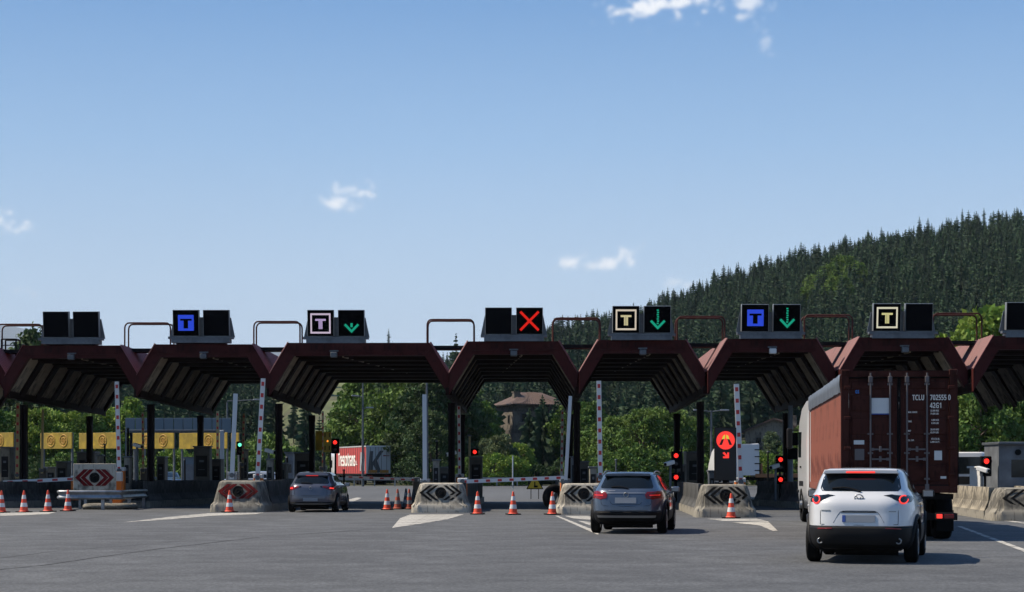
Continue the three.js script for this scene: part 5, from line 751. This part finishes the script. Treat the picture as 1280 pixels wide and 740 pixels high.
// ------------------------------------------------------------ yellow boards and frames on the far left
{
  const boards = [[-30, 21, 'at the left edge', 1], [48, 93, 'with two round emblems, second from left', 2], [96, 150, 'third from left', 1], [162, 220, 'with faded emblems behind the dark column', 2], [222, 286, 'with one emblem at the right end of the row', 1], [289, 299, 'narrow end piece beside the green light', 0]];
  for (const [a, b, w, n] of boards) {
    const turn = -0.65, D = 99 + ((a + b) / 2 + 5) * 0.055, W = (b - a) * D / F / Math.cos(turn) * 1.07, H = 20 * D / F, y = py(551, D), o = thing('yellow_board', 'yellow fascia board ' + w, 'board', [px((a + b) / 2, D), 0, -D], turn, 'yellow fascia boards');
    mesh('board', rbox(W, H, 0.07, 0.015, 0, y, 0), M.yellowBoard, o);
    for (let k = 0; k < n; k++) { const ex = n === 2 ? (k ? 0.28 : -0.12) * W * 1.0 - 0.1 : 0.12 * W, r = H * 0.36; mesh('emblem', [new THREE.TorusGeometry(r, 0.035, 6, 30).translate(ex, y, 0.03), ...[0, 1, 2, 3].map(q => box(r * 1.7, 0.03, 0.02, 0, 0, 0.04, 0, 0, q * Math.PI / 4).translate(ex, y, 0)), new THREE.TorusGeometry(r * 0.5, 0.03, 6, 24).translate(ex, y, 0.035)], M.brownPrint, o); }
    for (const s of [-1, 1]) mesh('post', box(0.1, y + H / 2, 0.1, s * (W / 2 - 0.12), (y + H / 2) / 2, -0.1), M.greySteel, o);
  }
  const p = thing('grey_portal', 'pale grey tube portal in front of the yellow boards', 'frame', [0, 0, -98]); const x0 = px(164, 98), x1 = px(277.5, 98), y = py(538, 98); mesh('post', rbox(0.22, y, 0.2, 0.03, x1, y / 2, 0), M.palePole, p); mesh('post', rbox(0.14, y, 0.14, 0.03, x0, y / 2, 0), M.blackSteel, p); mesh('crossbar', rbox(x1 - x0 + 0.3, 0.16, 0.16, 0.03, (x0 + x1) / 2, y - 0.05, 0), M.greySteel, p);
  const N = thing('noise_screen', 'pale blue noise screen panels above the yellow boards', 'screen', [px(157, 140), 0, -140]), y1 = py(522.5, 140), y0 = py(541, 140); for (let k = 0; k < 11; k++) { const w = 12 * 140 / F; mesh('screen_panel', rbox(w - 0.05, y1 - y0, 0.08, 0.02, w * (k + 0.5), (y0 + y1) / 2, 0), M.skyPanel, N); if (k % 2 === 0) mesh('post', box(0.1, y1, 0.1, w * k, y1 / 2, -0.1), M.greySteel, N); }
  const wl = thing('blue_shed', 'small pale blue shed below the yellow boards', 'shed', [px(236, 120), 0, -120]); mesh('wall', box(0.9, 2.3, 1.2, 0, 1.15, -0.6), M.skyPanel, wl); mesh('roof', box(1.05, 0.08, 1.35, 0, 2.34, -0.6), M.greySteel, wl); mesh('door', box(0.6, 1.9, 0.03, 0, 0.95, 0.02), M.booth, wl);
  for (const [x0, x1, yt, D2, mat, w] of [[357, 366, 567, 108, M.booth, 'grey blue kiosk behind the hatchback'], [367, 382, 569, 112, M.white, 'white kiosk behind the hatchback']]) { const W = (x1 - x0) * D2 / F, H = py(yt, D2), k = thing('kiosk', w, 'kiosk', [px((x0 + x1) / 2, D2), 0, -D2]); mesh('wall', box(W, H, 1.4, 0, H / 2, -0.7), mat, k); mesh('roof', box(W + 0.15, 0.1, 1.6, 0, H + 0.05, -0.7), M.greySteel, k); mesh('window_pane', box(W * 0.6, 0.5, 0.03, 0, H * 0.65, 0.01), M.glassDark, k); }
}
// ------------------------------------------------------------ lamp posts, far guard rail
function lampPost(words, x, yTop, D, arms) { const h = py(yTop, D), l = thing('lamp_post', words, 'lamp post', [px(x, D), 0, -D], 0, 'lamp posts'); mesh('pole', cyl(0.13, 0.07, h, 0, h / 2, 0, 10), M.greySteel, l); for (const [dx, dy] of arms) { mesh('arm', bar([0, h + dy - 0.1, 0], [dx, h + dy, 0], 0.045), M.greySteel, l); mesh('lamp_head', rbox(0.7, 0.14, 0.3, 0.05, dx + Math.sign(dx) * 0.3, h + dy + 0.02, 0), M.galv, l); } }
lampPost('grey lamp post above the red curtain trailer', 453.5, 475, 172, [[-0.4, -1.5], [0.35, -2.6], [0.3, -0.1]]); lampPost('thin lamp post with a cross head left of the red round signal', 889, 513, 150, [[-0.8, 0], [0.8, 0]]); lampPost('lamp post with a long arm behind the plain grey barrier', 284, 503, 150, [[2.2, 0.2]]); lampPost('tall pale mast behind the plain grey arm by the X lane', 533.5, 470, 130, [[0.3, 0]]);
{ const D = 176, g = thing('far_guard_rail', 'long galvanised guard rail at the far side of the plaza', 'guard rail', [0, 0, -D]); mesh('rail', [box(46, 0.12, 0.05, 3, 0.62, 0.06), box(46, 0.12, 0.05, 3, 0.78, 0.06), box(46, 0.10, 0.03, 3, 0.70, 0.04)], M.galv, g); for (let k = 0; k < 24; k++) mesh('post', box(0.12, 0.8, 0.1, -19 + k * 1.95, 0.4, 0), M.galv, g); }

// ------------------------------------------------------------ vegetation
M.bark = std('bark', lin(0.09, 0.065, 0.045), 0.95);
const leafMat = (name, c) => phys(name, c, 0.75, { vertexColors: true, specularIntensity: 0.25, transmission: 0.3, thickness: 0 });
leafMat('leafMid', lin(0.112, 0.195, 0.040)); leafMat('leafBright', lin(0.20, 0.31, 0.052)); leafMat('leafDark', lin(0.055, 0.10, 0.034)); leafMat('leafGrey', lin(0.14, 0.19, 0.09));
std('needle', lin(0.036, 0.076, 0.034), 0.9, 0, { vertexColors: true }); std('needleBright', lin(0.09, 0.14, 0.04), 0.9, 0, { vertexColors: true });
function quadCloud(items) { // items: [centre, normal-ish angles, size, tint]; each leaf a bent diamond of two triangles
  const pos = new Float32Array(items.length * 18), nor = new Float32Array(items.length * 18), col = new Float32Array(items.length * 18), a = new THREE.Vector3(), b = new THREE.Vector3(), e = new THREE.Euler(), n = new THREE.Vector3();
  items.forEach(([c, rx, ry, rz, s, t, asp], i) => { e.set(rx, ry, rz); a.set(s, 0, 0).applyEuler(e); b.set(0, s * (asp || 0.6), s * 0.22).applyEuler(e); n.crossVectors(a, b).normalize(); const A = [c[0] - a.x, c[1] - a.y, c[2] - a.z], C = [c[0] + a.x, c[1] + a.y, c[2] + a.z], B = [c[0] + b.x, c[1] + b.y, c[2] + b.z], D = [c[0] - b.x, c[1] - b.y, c[2] - b.z]; [A, D, B, B, D, C].forEach((v, k) => { pos.set(v, i * 18 + k * 3); nor.set([n.x, n.y, n.z], i * 18 + k * 3); col.set(t, i * 18 + k * 3); }); });
  const g = new THREE.BufferGeometry(); g.setAttribute('position', new THREE.BufferAttribute(pos, 3)); g.setAttribute('normal', new THREE.BufferAttribute(nor, 3)); g.setAttribute('color', new THREE.BufferAttribute(col, 3)); return g;
}
function broadleaf(seed, H, R, o = {}) { // unit of real size: returns {trunk, crown}
  const r = rng(seed), limbs = [], items = [], clumps = o.clumps || 80, per = o.per || 60, ls = o.leaf || 0.2, base = o.base === undefined ? 0.22 : o.base;
  const tr = (pts, r0, r1) => { const c = new THREE.CatmullRomCurve3(pts.map(p => new THREE.Vector3(...p))), n = pts.length * 3, g = new THREE.TubeGeometry(c, n, 1, 7, false), p = g.attributes.position; for (let i = 0; i <= n; i++) { const q = c.getPointAt(i / n), rad = lerp(r0, r1, i / n); for (let k = 0; k <= 7; k++) { const id = i * 8 + k; p.setXYZ(id, q.x + (p.getX(id) - q.x) * rad, q.y + (p.getY(id) - q.y) * rad, q.z + (p.getZ(id) - q.z) * rad); } } g.computeVertexNormals(); return g; };
  const lean = (r() - 0.5) * 0.1 * H; limbs.push(tr([[0, 0, 0], [lean * 0.3, H * 0.3, 0], [lean, H * 0.62, lean * 0.5], [lean * 1.2, H * 0.85, 0]], H * 0.022, H * 0.006));
  for (let k = 0; k < 7; k++) { const a = k * 2.4 + r(), y = H * (0.28 + 0.06 * k), L = R * (0.5 + r() * 0.35); limbs.push(tr([[lean * 0.4, y, 0], [Math.cos(a) * L * 0.5 + lean * 0.5, y + H * 0.09, Math.sin(a) * L * 0.5], [Math.cos(a) * L + lean * 0.6, y + H * 0.2, Math.sin(a) * L]], H * 0.011, H * 0.003)); }
  for (let k = 0; k < clumps; k++) {
    const t = r(), a = r() * Math.PI * 2, y01 = base + (1 - base) * (0.04 + 0.94 * Math.pow(t, 0.9)), prof = o.profile ? o.profile((y01 - base) / (1 - base)) : Math.pow(Math.sin(Math.PI * clamp(0.12 + 0.84 * (y01 - base) / (1 - base), 0, 1)), 0.7);
    const rr = R * prof * (0.55 + 0.5 * Math.sqrt(r())) * (0.8 + 0.4 * noise(a * 1.6 + seed, y01 * 5)), cx = Math.cos(a) * rr + lean * y01, cz = Math.sin(a) * rr, cy = H * y01, cr = (o.clump || 0.16) * R * (0.7 + 0.7 * r()) + 0.12, tint = 0.75 + 0.5 * r(), warm = (r() - 0.5) * 0.22;
    for (let q = 0; q < per; q++) { const u = r() * 2 - 1, f = r() * Math.PI * 2, d = cr * Math.pow(r(), 0.45) * 1.25, s = Math.sqrt(1 - u * u), j = tint * (0.82 + 0.36 * r()); items.push([[cx + Math.cos(f) * s * d, cy + u * d * 0.72, cz + Math.sin(f) * s * d], r() * 6.3, r() * 6.3, r() * 6.3, ls * (0.6 + 0.7 * r()), [j * (1 + warm), j, j * (1 - warm)]]); }
  }
  return { trunk: join(limbs.map(g => { g.deleteAttribute('uv'); return g; })), crown: quadCloud(items) };
}
function conifer(seed, H, R, o = {}) {
  const r = rng(seed), items = [], layers = o.layers || 22, per = o.per || 9;
  for (let k = 0; k < layers; k++) { const t = k / (layers - 1), y = H * lerp(o.base || 0.16, 0.985, t), rad = R * Math.pow(1 - t, 0.78) * (0.72 + 0.5 * r()) + 0.08; const n = Math.max(3, Math.round(per * (1 - t * 0.55)));
    for (let q = 0; q < n; q++) { const a = q / n * 6.283 + r() * 0.9 + k * 0.7, L = rad * (0.65 + 0.5 * r()), droop = -0.16 - 0.22 * r() + 0.35 * t, tint = 0.65 + 0.7 * r();
      for (let s = 0; s < 4; s++) { const f = (s + 0.55) / 4, jj = tint * (0.85 + 0.3 * r()), ww = L * 0.24 * (1.25 - f * 0.75) + 0.08; items.push([[Math.cos(a) * L * f + (r() - 0.5) * 0.12 * L, y + droop * L * f + (r() - 0.5) * 0.08, Math.sin(a) * L * f + (r() - 0.5) * 0.12 * L], (r() - 0.5) * 1.1, -a + (r() - 0.5) * 0.6, droop + (r() - 0.5) * 0.8, ww * 1.25, [jj, jj * (0.95 + 0.1 * r()), jj * 0.95], 0.75]); } } }
  for (let q = 0; q < 6; q++) items.push([[0, H * (0.95 + 0.012 * q), 0], r() * 3, r() * 6, 1.2, 0.16, [0.9, 0.95, 0.9], 0.4]);
  const trunk = new THREE.CylinderGeometry(0.03, H * 0.013 + 0.03, H * 0.97, 6).translate(0, H * 0.485, 0); trunk.deleteAttribute('uv');
  return { trunk, crown: quadCloud(items) };
}
function plant(kind, name, words, cat, x, D, h, mat, grp, y0) { // one tree of a kind, scaled to its height
  const t = thing(name, words, cat, [px(x, D), y0 === undefined ? (D > FOOT_D ? hillY(px(x, D), D) : 0) : y0, -D], (x * 1.7) % 6.28, grp), s = h / kind.H; t.scale.set(s * (kind.wide || 1), s, s * (kind.wide || 1));
  mesh('trunk', kind.trunk, M.bark, t); mesh('crown', kind.crown, mat, t); return t;
}
const K1 = { H: 9, ...broadleaf(11, 9, 3.4, { clumps: 130, per: 62, leaf: 0.19, base: 0.16 }) }, K2 = { H: 9, ...broadleaf(23, 9, 2.9, { clumps: 120, per: 62, leaf: 0.18, base: 0.10 }) }, K3 = { H: 9, ...broadleaf(37, 9, 2.3, { clumps: 110, per: 60, leaf: 0.17, base: 0.08, profile: (t) => Math.pow(Math.sin(Math.PI * clamp(0.1 + 0.8 * t, 0, 1)), 0.8) * (1.1 - 0.6 * t) }) };
const SH = { H: 3, ...broadleaf(51, 3, 1.7, { clumps: 70, per: 52, leaf: 0.13, base: 0.02 }) };
const C1 = { H: 12, ...conifer(3, 12, 1.9) }, C2 = { H: 12, ...conifer(8, 12, 2.2, { layers: 20 }) }, C3 = { H: 12, ...conifer(15, 12, 1.6, { layers: 24 }) };
const CY1 = { H: 9, ...conifer(61, 9, 2.3, { layers: 34, per: 15, base: 0.02 }) };
const spot = (x) => x < 160 ? 'behind the yellow boards' : x < 420 ? 'behind the left booths' : x < 600 ? 'beyond the red curtain trailer' : x < 740 ? 'beyond the X lane' : x < 890 ? 'beyond the crossover lane' : x < 1010 ? 'below the tiled house on the right' : 'right of the container';
const trees = [ // kind, px, distance, height, material, look
  [K1, -25, 146, 6.6, 'leafMid', 'leafy green tree'], [K1, 18, 150, 6.2, 'leafMid', 'leafy green tree'], [K2, 52, 150, 6.5, 'leafBright', 'bright leafy tree'], [K1, 84, 154, 6.4, 'leafBright', 'bright leafy tree'], [K2, 112, 150, 6.0, 'leafMid', 'leafy green tree'], [K1, 142, 152, 6.6, 'leafBright', 'bright leafy tree'], [K3, 168, 156, 7.6, 'leafBright', 'bright slender tree'],
  [K1, 438, 226, 9.0, 'leafMid', 'leafy green tree'], [K2, 455, 222, 11.4, 'leafMid', 'tall leafy tree'], [K1, 468, 218, 12.6, 'leafMid', 'tall leafy tree'], [K3, 488, 214, 12.8, 'leafDark', 'tall dark tree'], [K1, 508, 206, 12.6, 'leafMid', 'tall leafy tree'], [K2, 530, 188, 11.0, 'leafDark', 'tall dark tree'], [K1, 552, 194, 11.5, 'leafDark', 'tall dark tree'], [K3, 578, 196, 10.4, 'leafDark', 'dark slender tree'], [K2, 598, 205, 9.0, 'leafMid', 'leafy green tree'], [K2, 506, 204, 7.4, 'leafDark', 'low dark tree'], [K2, 540, 176, 7.0, 'leafDark', 'low dark tree'],
  [K2, 608, 184, 4.6, 'leafGrey', 'pale willowy tree'], [K2, 628, 182, 5.0, 'leafGrey', 'pale willowy tree'], [K1, 648, 184, 4.2, 'leafBright', 'bright low tree'],
  [K1, 757, 172, 6.0, 'leafMid', 'leafy green tree'], [K1, 778, 164, 6.3, 'leafMid', 'leafy green tree'], [K2, 800, 160, 6.7, 'leafMid', 'leafy green tree'], [K1, 822, 164, 7.0, 'leafMid', 'leafy green tree'], [K2, 846, 168, 6.9, 'leafMid', 'leafy green tree'], [K1, 868, 172, 6.4, 'leafMid', 'leafy green tree'], [K2, 812, 178, 7.4, 'leafGrey', 'pale leafy tree'], [K3, 738, 190, 8.5, 'leafMid', 'slender leafy tree'], [K2, 720, 196, 8.6, 'leafMid', 'leafy green tree'],
  [K3, 965, 196, 5.6, 'leafGrey', 'pale slender tree'], [K2, 945, 190, 3.6, 'leafBright', 'bright low tree'], [K2, 985, 190, 4.2, 'leafMid', 'leafy green tree'], [K1, 920, 196, 4.6, 'leafMid', 'leafy green tree'], [K1, 896, 190, 5.2, 'leafMid', 'leafy green tree'], [K1, 1012, 180, 6.0, 'leafMid', 'leafy green tree'],
  [K2, 1204, 118, 10.2, 'leafBright', 'tall bright tree'], [K3, 1222, 122, 11.6, 'leafBright', 'tallest bright tree'], [K2, 1244, 120, 11.9, 'leafBright', 'tall bright tree'], [K1, 1266, 116, 8.5, 'leafMid', 'leafy green tree'], [K2, 1290, 122, 11.0, 'leafBright', 'tall bright tree'], [K1, 1226, 112, 6.2, 'leafMid', 'leafy green tree'], [K1, 1190, 124, 7.0, 'leafMid', 'leafy green tree']];
const nth = ['leftmost', 'second from left', 'third from left', 'fourth from left', 'fifth from left', 'sixth from left', 'seventh from left', 'eighth from left', 'ninth from left', 'tenth from left'];
const ranked = (list, key, xOf) => { const same = list.filter(o => key(o) === key(list.cur)).sort((a, b) => xOf(a) - xOf(b)); return same.length > 1 ? ', ' + nth[same.indexOf(list.cur)] + ' of ' + same.length : ''; };
for (const t of trees) { const [k, x, D, h, m, w] = t; trees.cur = t; plant(k, 'leafy_tree', `${w} ${spot(x)}` + ranked(trees, o => o[5] + spot(o[1]), o => o[1]), 'tree', x, D, h, M[m], 'leafy trees ' + spot(x)); }
for (const [x, D, h, w] of [[640, 210, 9.6, 'dark cypress like conifer in front of the stone house wall'], [662, 198, 8.2, 'dark spreading conifer hiding the stone house'], [678, 196, 9.4, 'tallest dark conifer right of the stone house'], [694, 200, 9.0, 'dark conifer left of the plain grey arm'], [709, 204, 8.0, 'dark conifer behind the X lane column']].slice(1)) plant(CY1, 'dark_conifer', w, 'tree', x, D, h, M.needle, 'dark conifers by the stone house');
const shrubs = [[60, 132, 2.2, 'leafDark'], [85, 130, 2.6, 'leafMid'], [112, 132, 2.4, 'leafDark'], [140, 130, 2.6, 'leafDark'], [40, 134, 2.4, 'leafDark'], [196, 130, 2.4, 'leafMid'], [216, 132, 2.9, 'leafBright'], [238, 134, 2.6, 'leafBright'], [262, 132, 3.0, 'leafMid'], [286, 136, 2.8, 'leafMid'], [318, 150, 3.6, 'leafMid'], [340, 154, 4.4, 'leafMid'], [396, 206, 2.4, 'leafDark'], [434, 214, 3.6, 'leafMid'], [478, 206, 3.4, 'leafDark'], [520, 182, 3.0, 'leafDark'], [560, 184, 3.2, 'leafDark'], [588, 180, 2.6, 'leafMid'], [640, 180, 2.8, 'leafBright'], [618, 178, 3.0, 'leafBright'], [672, 182, 2.0, 'leafDark'], [700, 182, 2.4, 'leafDark'], [726, 180, 3.0, 'leafMid'], [760, 150, 2.8, 'leafMid'], [790, 148, 3.2, 'leafMid'], [818, 150, 3.0, 'leafMid'], [850, 152, 3.2, 'leafMid'], [876, 156, 2.8, 'leafMid'], [940, 186, 2.8, 'leafBright'], [958, 184, 3.0, 'leafBright'], [980, 182, 2.8, 'leafMid'], [1000, 178, 3.2, 'leafMid'], [1218, 100, 1.7, 'leafBright'], [1246, 104, 2.4, 'leafMid']];
for (const t of shrubs) { const [x, D, h, m] = t; shrubs.cur = t; plant(SH, 'green_shrub', 'rounded green shrub ' + spot(x) + ranked(shrubs, o => spot(o[0]), o => o[0]), 'shrub', x, D, h, M[m], 'shrubs ' + spot(x)); }

// pine plantation on the hill: the trees that show most one by one, the rest as one mass per kind
{
  const r = rng(99), all = [], inHouse = (P, d) => (Math.abs(P - 656) < 42 && d < 312) || (Math.abs(P - 962) < 50 && d < 288);
  for (let d = 246; d < 735; d += 3.0 + d * 0.0022) { const x0 = px(-60, d), x1 = px(1345, d), st = 3.1 + d * 0.0012;
    for (let x = x0; x < x1; x += st) { const X = x + (r() - 0.5) * st * 1.1, dd = d + (r() - 0.5) * 5, P = X / dd * F + 640, pick = r(), hh = r(), wob = r(), tint = r();
      if (inHouse(P, dd)) continue; const grass = sstep(300, 395, P) * (1 - sstep(500, 540, P)) * sstep(245, 262, dd) * (1 - sstep(430, 520, dd)); if (grass > 0.25 && pick > 0.015) continue; if (P < 560 && dd > 320 && pick > 0.8) continue;
      if (dd > 712) continue; all.push({ X, d: dd, P, k: wob < 0.4 ? 0 : wob < 0.75 ? 1 : 2, h: TREE_H * (0.6 + 0.3 * hh + 0.32 * hh * hh * hh * hh), wd: 0.8 + 0.6 * pick * (P < 560 ? 0.9 : 1), tint: 0.7 + 0.6 * tint, rot: pick * 60 }); } }
  all.forEach(t => { t.y = hillY(t.X, t.d) - 0.2; t.show = (t.P > 560 && t.P < 1290 && t.d > RIDGE_D - 38 && t.d < RIDGE_D + 12) ? 2 + hash(t.X * 10, t.d * 10) : t.P > 540 && t.P < 1290 && t.d > 430 ? hash(t.X * 10, t.d * 10) : 0; });
  all.sort((a, b) => b.show - a.show);
  const kinds = [C1, C2, C3];
  all.slice(0, 290).forEach(t => { const k = kinds[t.k], o = thing('pine_tree', t.show > 2 ? 'dark pine standing along the wooded ridge line on the right' : 'dark pine in the plantation on the right hillside', 'pine tree', [t.X, t.y, -t.d], t.rot, t.show > 2 ? 'pines along the ridge' : 'pines on the hillside'); const s = t.h / k.H; o.scale.set(s * t.wd, s, s * t.wd); mesh('trunk', k.trunk, M.bark, o); mesh('crown', k.crown, M.needle, o); });
  const m4 = new THREE.Matrix4(), q = new THREE.Quaternion(), up = new THREE.Vector3(0, 1, 0);
  kinds.forEach((k, ki) => { const list = all.slice(290).filter(t => t.k === ki), tg = k.trunk.toNonIndexed(), n = tg.attributes.position.count, tc = new Float32Array(n * 3); for (let i = 0; i < n; i++) tc.set([1.6, 0.9, 0.9], i * 3); tg.setAttribute('color', new THREE.BufferAttribute(tc, 3)); const im = new THREE.InstancedMesh(mergeGeometries([k.crown, tg]), M.needle, list.length); im.name = numbered('pine_forest'); im.userData.kind = 'stuff'; im.castShadow = im.receiveShadow = true;
    list.forEach((t, i) => { q.setFromAxisAngle(up, t.rot); const s = t.h / k.H; m4.compose(new THREE.Vector3(t.X, t.y, -t.d), q, new THREE.Vector3(s * t.wd, s, s * t.wd)); im.setMatrixAt(i, m4); im.setColorAt(i, lin(t.tint, t.tint, t.tint * 0.95)); }); scene.add(im); });
  for (const [P, d, h, w] of [[1038, 505, 12, 'with the roundest crown'], [1054, 520, 12.5, 'highest up the slope'], [1068, 510, 11, 'rightmost of its cluster'], [1020, 498, 11, 'leftmost of its cluster'], [1046, 482, 11, 'lowest of its cluster']]) plant(K1, 'hill_leafy_tree', 'light green tree among the dark hill pines, ' + w, 'tree', P, d, h, M.leafMid, 'light green trees among the hill pines');
  plant(C1, 'pine_tree', 'dark pine top poking above the canopy at the far left', 'pine tree', 41, 175, py(405, 175), M.needleBright); plant(K3, 'leafy_tree', 'feathery green tree top poking above the canopy at the far left', 'tree', 37, 172, py(412, 172), M.leafDark);
  for (const [P, d, yt, w] of [[570, 330, 419, 'lone slim pine rising in the valley left of the X sign'], [600, 360, 448, 'small pine top just left of the X sign'], [735, 420, 398, 'slim pine rising right of the X sign'], [690, 430, 404, 'slim pine behind the hoop right of the X sign'], [712, 400, 408, 'pine beside the hoop right of the X sign'], [755, 440, 400, 'pine left of the cream framed T']]) plant(C3, 'pine_tree', w, 'pine tree', P, d, py(yt, d) - hillY(px(P, d), d), M.needle);
}
// ------------------------------------------------------------ houses
metres(std('stoneWall', lin(0.17, 0.15, 0.125), 0.95, 0, { map: concTex }), 0.3); metres(std('tiles', lin(0.15, 0.095, 0.075), 0.9, 0, { map: noiseTex }), 0.3); metres(std('plaster', lin(0.34, 0.30, 0.25), 0.9, 0, { map: concTex }), 0.2); std('shutter', lin(0.05, 0.045, 0.04), 0.8);
function hipRoof(w, d, y, h, over, ridgeL) { const a = w / 2 + over, b = d / 2 + over, r = ridgeL / 2, P = [[-a, y, b], [a, y, b], [a, y, -b], [-a, y, -b], [-r, y + h, 0], [r, y + h, 0]], T = [[0, 1, 5], [0, 5, 4], [1, 2, 5], [2, 3, 4], [2, 4, 5], [3, 0, 4]], pos = []; T.forEach(t => t.forEach(i => pos.push(...P[i]))); const g = new THREE.BufferGeometry(); g.setAttribute('position', new THREE.Float32BufferAttribute(pos, 3)); g.computeVertexNormals(); return g; }
{ // stone tower house
  const D = 285, h = thing('stone_house', 'tall grey stone house with brown hipped tile roof behind the conifers', 'house', [px(664, D), hillY(px(664, D), D) - 0.5, -D], 0.35), y0 = h.position.y, E = py(507, D) - y0, W = 8.6, Dp = 8;
  mesh('wall', box(W, E, Dp, 0, E / 2, 0), M.stoneWall, h); const rf = mesh('roof', hipRoof(W, Dp, E + 0.05, 2.0, 0.8, 3.2), M.tiles, h); mesh('eaves', box(W + 1.5, 0.12, Dp + 1.5, 0, E - 0.02, 0), M.shutter, h);
  for (let k = 0; k < 22; k++) { const f = (k + 0.5) / 22 * 2 - 1, x = f * (W / 2 + 0.75); const yl = Math.max(0.06, 2.0 * (1 - Math.abs(f))); mesh('tile_row', bar([x, E + 0.07, Dp / 2 + 0.8], [x * 0.38 + 0 * yl, E + 0.05 + 2.0 * Math.min(1, (1 - Math.abs(f)) * 1.62), (Dp / 2 + 0.8) * (1 - Math.min(1, (1 - Math.abs(f)) * 1.62))], 0.07, 5), M.tiles, rf); }
  mesh('chimney', [box(1.0, 1.9, 0.9, -2.9, E + 1.0, 1.2), box(1.2, 0.15, 1.1, -2.9, E + 2.0, 1.2)], M.stoneWall, rf);
  for (const [x, y] of [[-2.8, E - 2.0], [0.4, E - 2.0], [3.0, E - 2.0], [-2.8, E - 4.6], [0.4, E - 4.6]]) { const w = mesh('window', box(0.95, 1.4, 0.12, x, y, Dp / 2 + 0.01), M.shutter, h); mesh('pane', box(0.6, 1.1, 0.05, x + 0.1, y, Dp / 2 + 0.08), M.glassDark, w); mesh('sill', box(1.2, 0.12, 0.25, x, y - 0.78, Dp / 2 + 0.1), M.plaster, w); }
  for (const s of [-1, 1]) { const w = mesh('window', box(0.12, 1.4, 0.95, -W / 2 - 0.01, E - 2.2, s * 1.8), M.shutter, h); mesh('pane', box(0.05, 1.1, 0.6, -W / 2 - 0.08, E - 2.2, s * 1.8), M.glassDark, w); }
  const r = rng(4); for (let k = 0; k < 90; k++) mesh('wall_stone', rbox(0.5 + r() * 0.5, 0.22 + r() * 0.2, 0.12, 0.04, (r() - 0.5) * (W - 0.9), 0.5 + r() * (E - 1), Dp / 2), M.stoneWall, h);
}
{ // farm house on the right
  const D = 262, h = thing('farm_house', 'beige gabled farm house with red tile roof left of the truck cab', 'house', [px(972, D), hillY(px(972, D), D) - 0.5, -D], -0.25), y0 = h.position.y, E = py(540, D) - y0, W = 8.2, Dp = 9, Hr = py(527, D) - py(540, D) + 0.2;
  mesh('wall', [slab([[-W / 2, 0], [W / 2, 0], [W / 2, E], [0, E + Hr], [-W / 2, E]], Dp, -Dp / 2)], M.plaster, h);
  for (const s of [-1, 1]) { const L = Math.hypot(W / 2 + 0.6, Hr * (W / 2 + 0.6) / (W / 2)), a = Math.atan2(Hr, W / 2), rp = mesh('roof_slope', box(L, 0.14, Dp + 1.2, 0, 0, 0).rotateZ(-s * a).translate(s * (W / 4 + 0.28), E + Hr / 2 - 0.05, 0), M.tiles, h); for (let k = 0; k < 16; k++) mesh('tile_row', box(L, 0.1, 0.18, 0, 0.1, -Dp / 2 - 0.4 + k * 0.65).rotateZ(-s * a).translate(s * (W / 4 + 0.28), E + Hr / 2 - 0.05, 0), M.tiles, rp); }
  for (const [x, y] of [[-2.2, E - 1.4], [-0.6, E - 1.4], [1.2, E - 1.4], [-2.4, E - 3.6], [2.6, E - 1.4], [0.4, E - 3.6]]) { const w = mesh('window', box(0.75, 1.1, 0.12, x, y, Dp / 2 + 0.02), M.shutter, h); mesh('pane', box(0.5, 0.85, 0.05, x, y, Dp / 2 + 0.09), M.glassDark, w); }
  mesh('chimney', [box(0.8, 1.6, 0.8, 2.2, E + Hr * 0.6 + 0.6, -1)], M.plaster, h);
}
renderer.render(scene, camera);
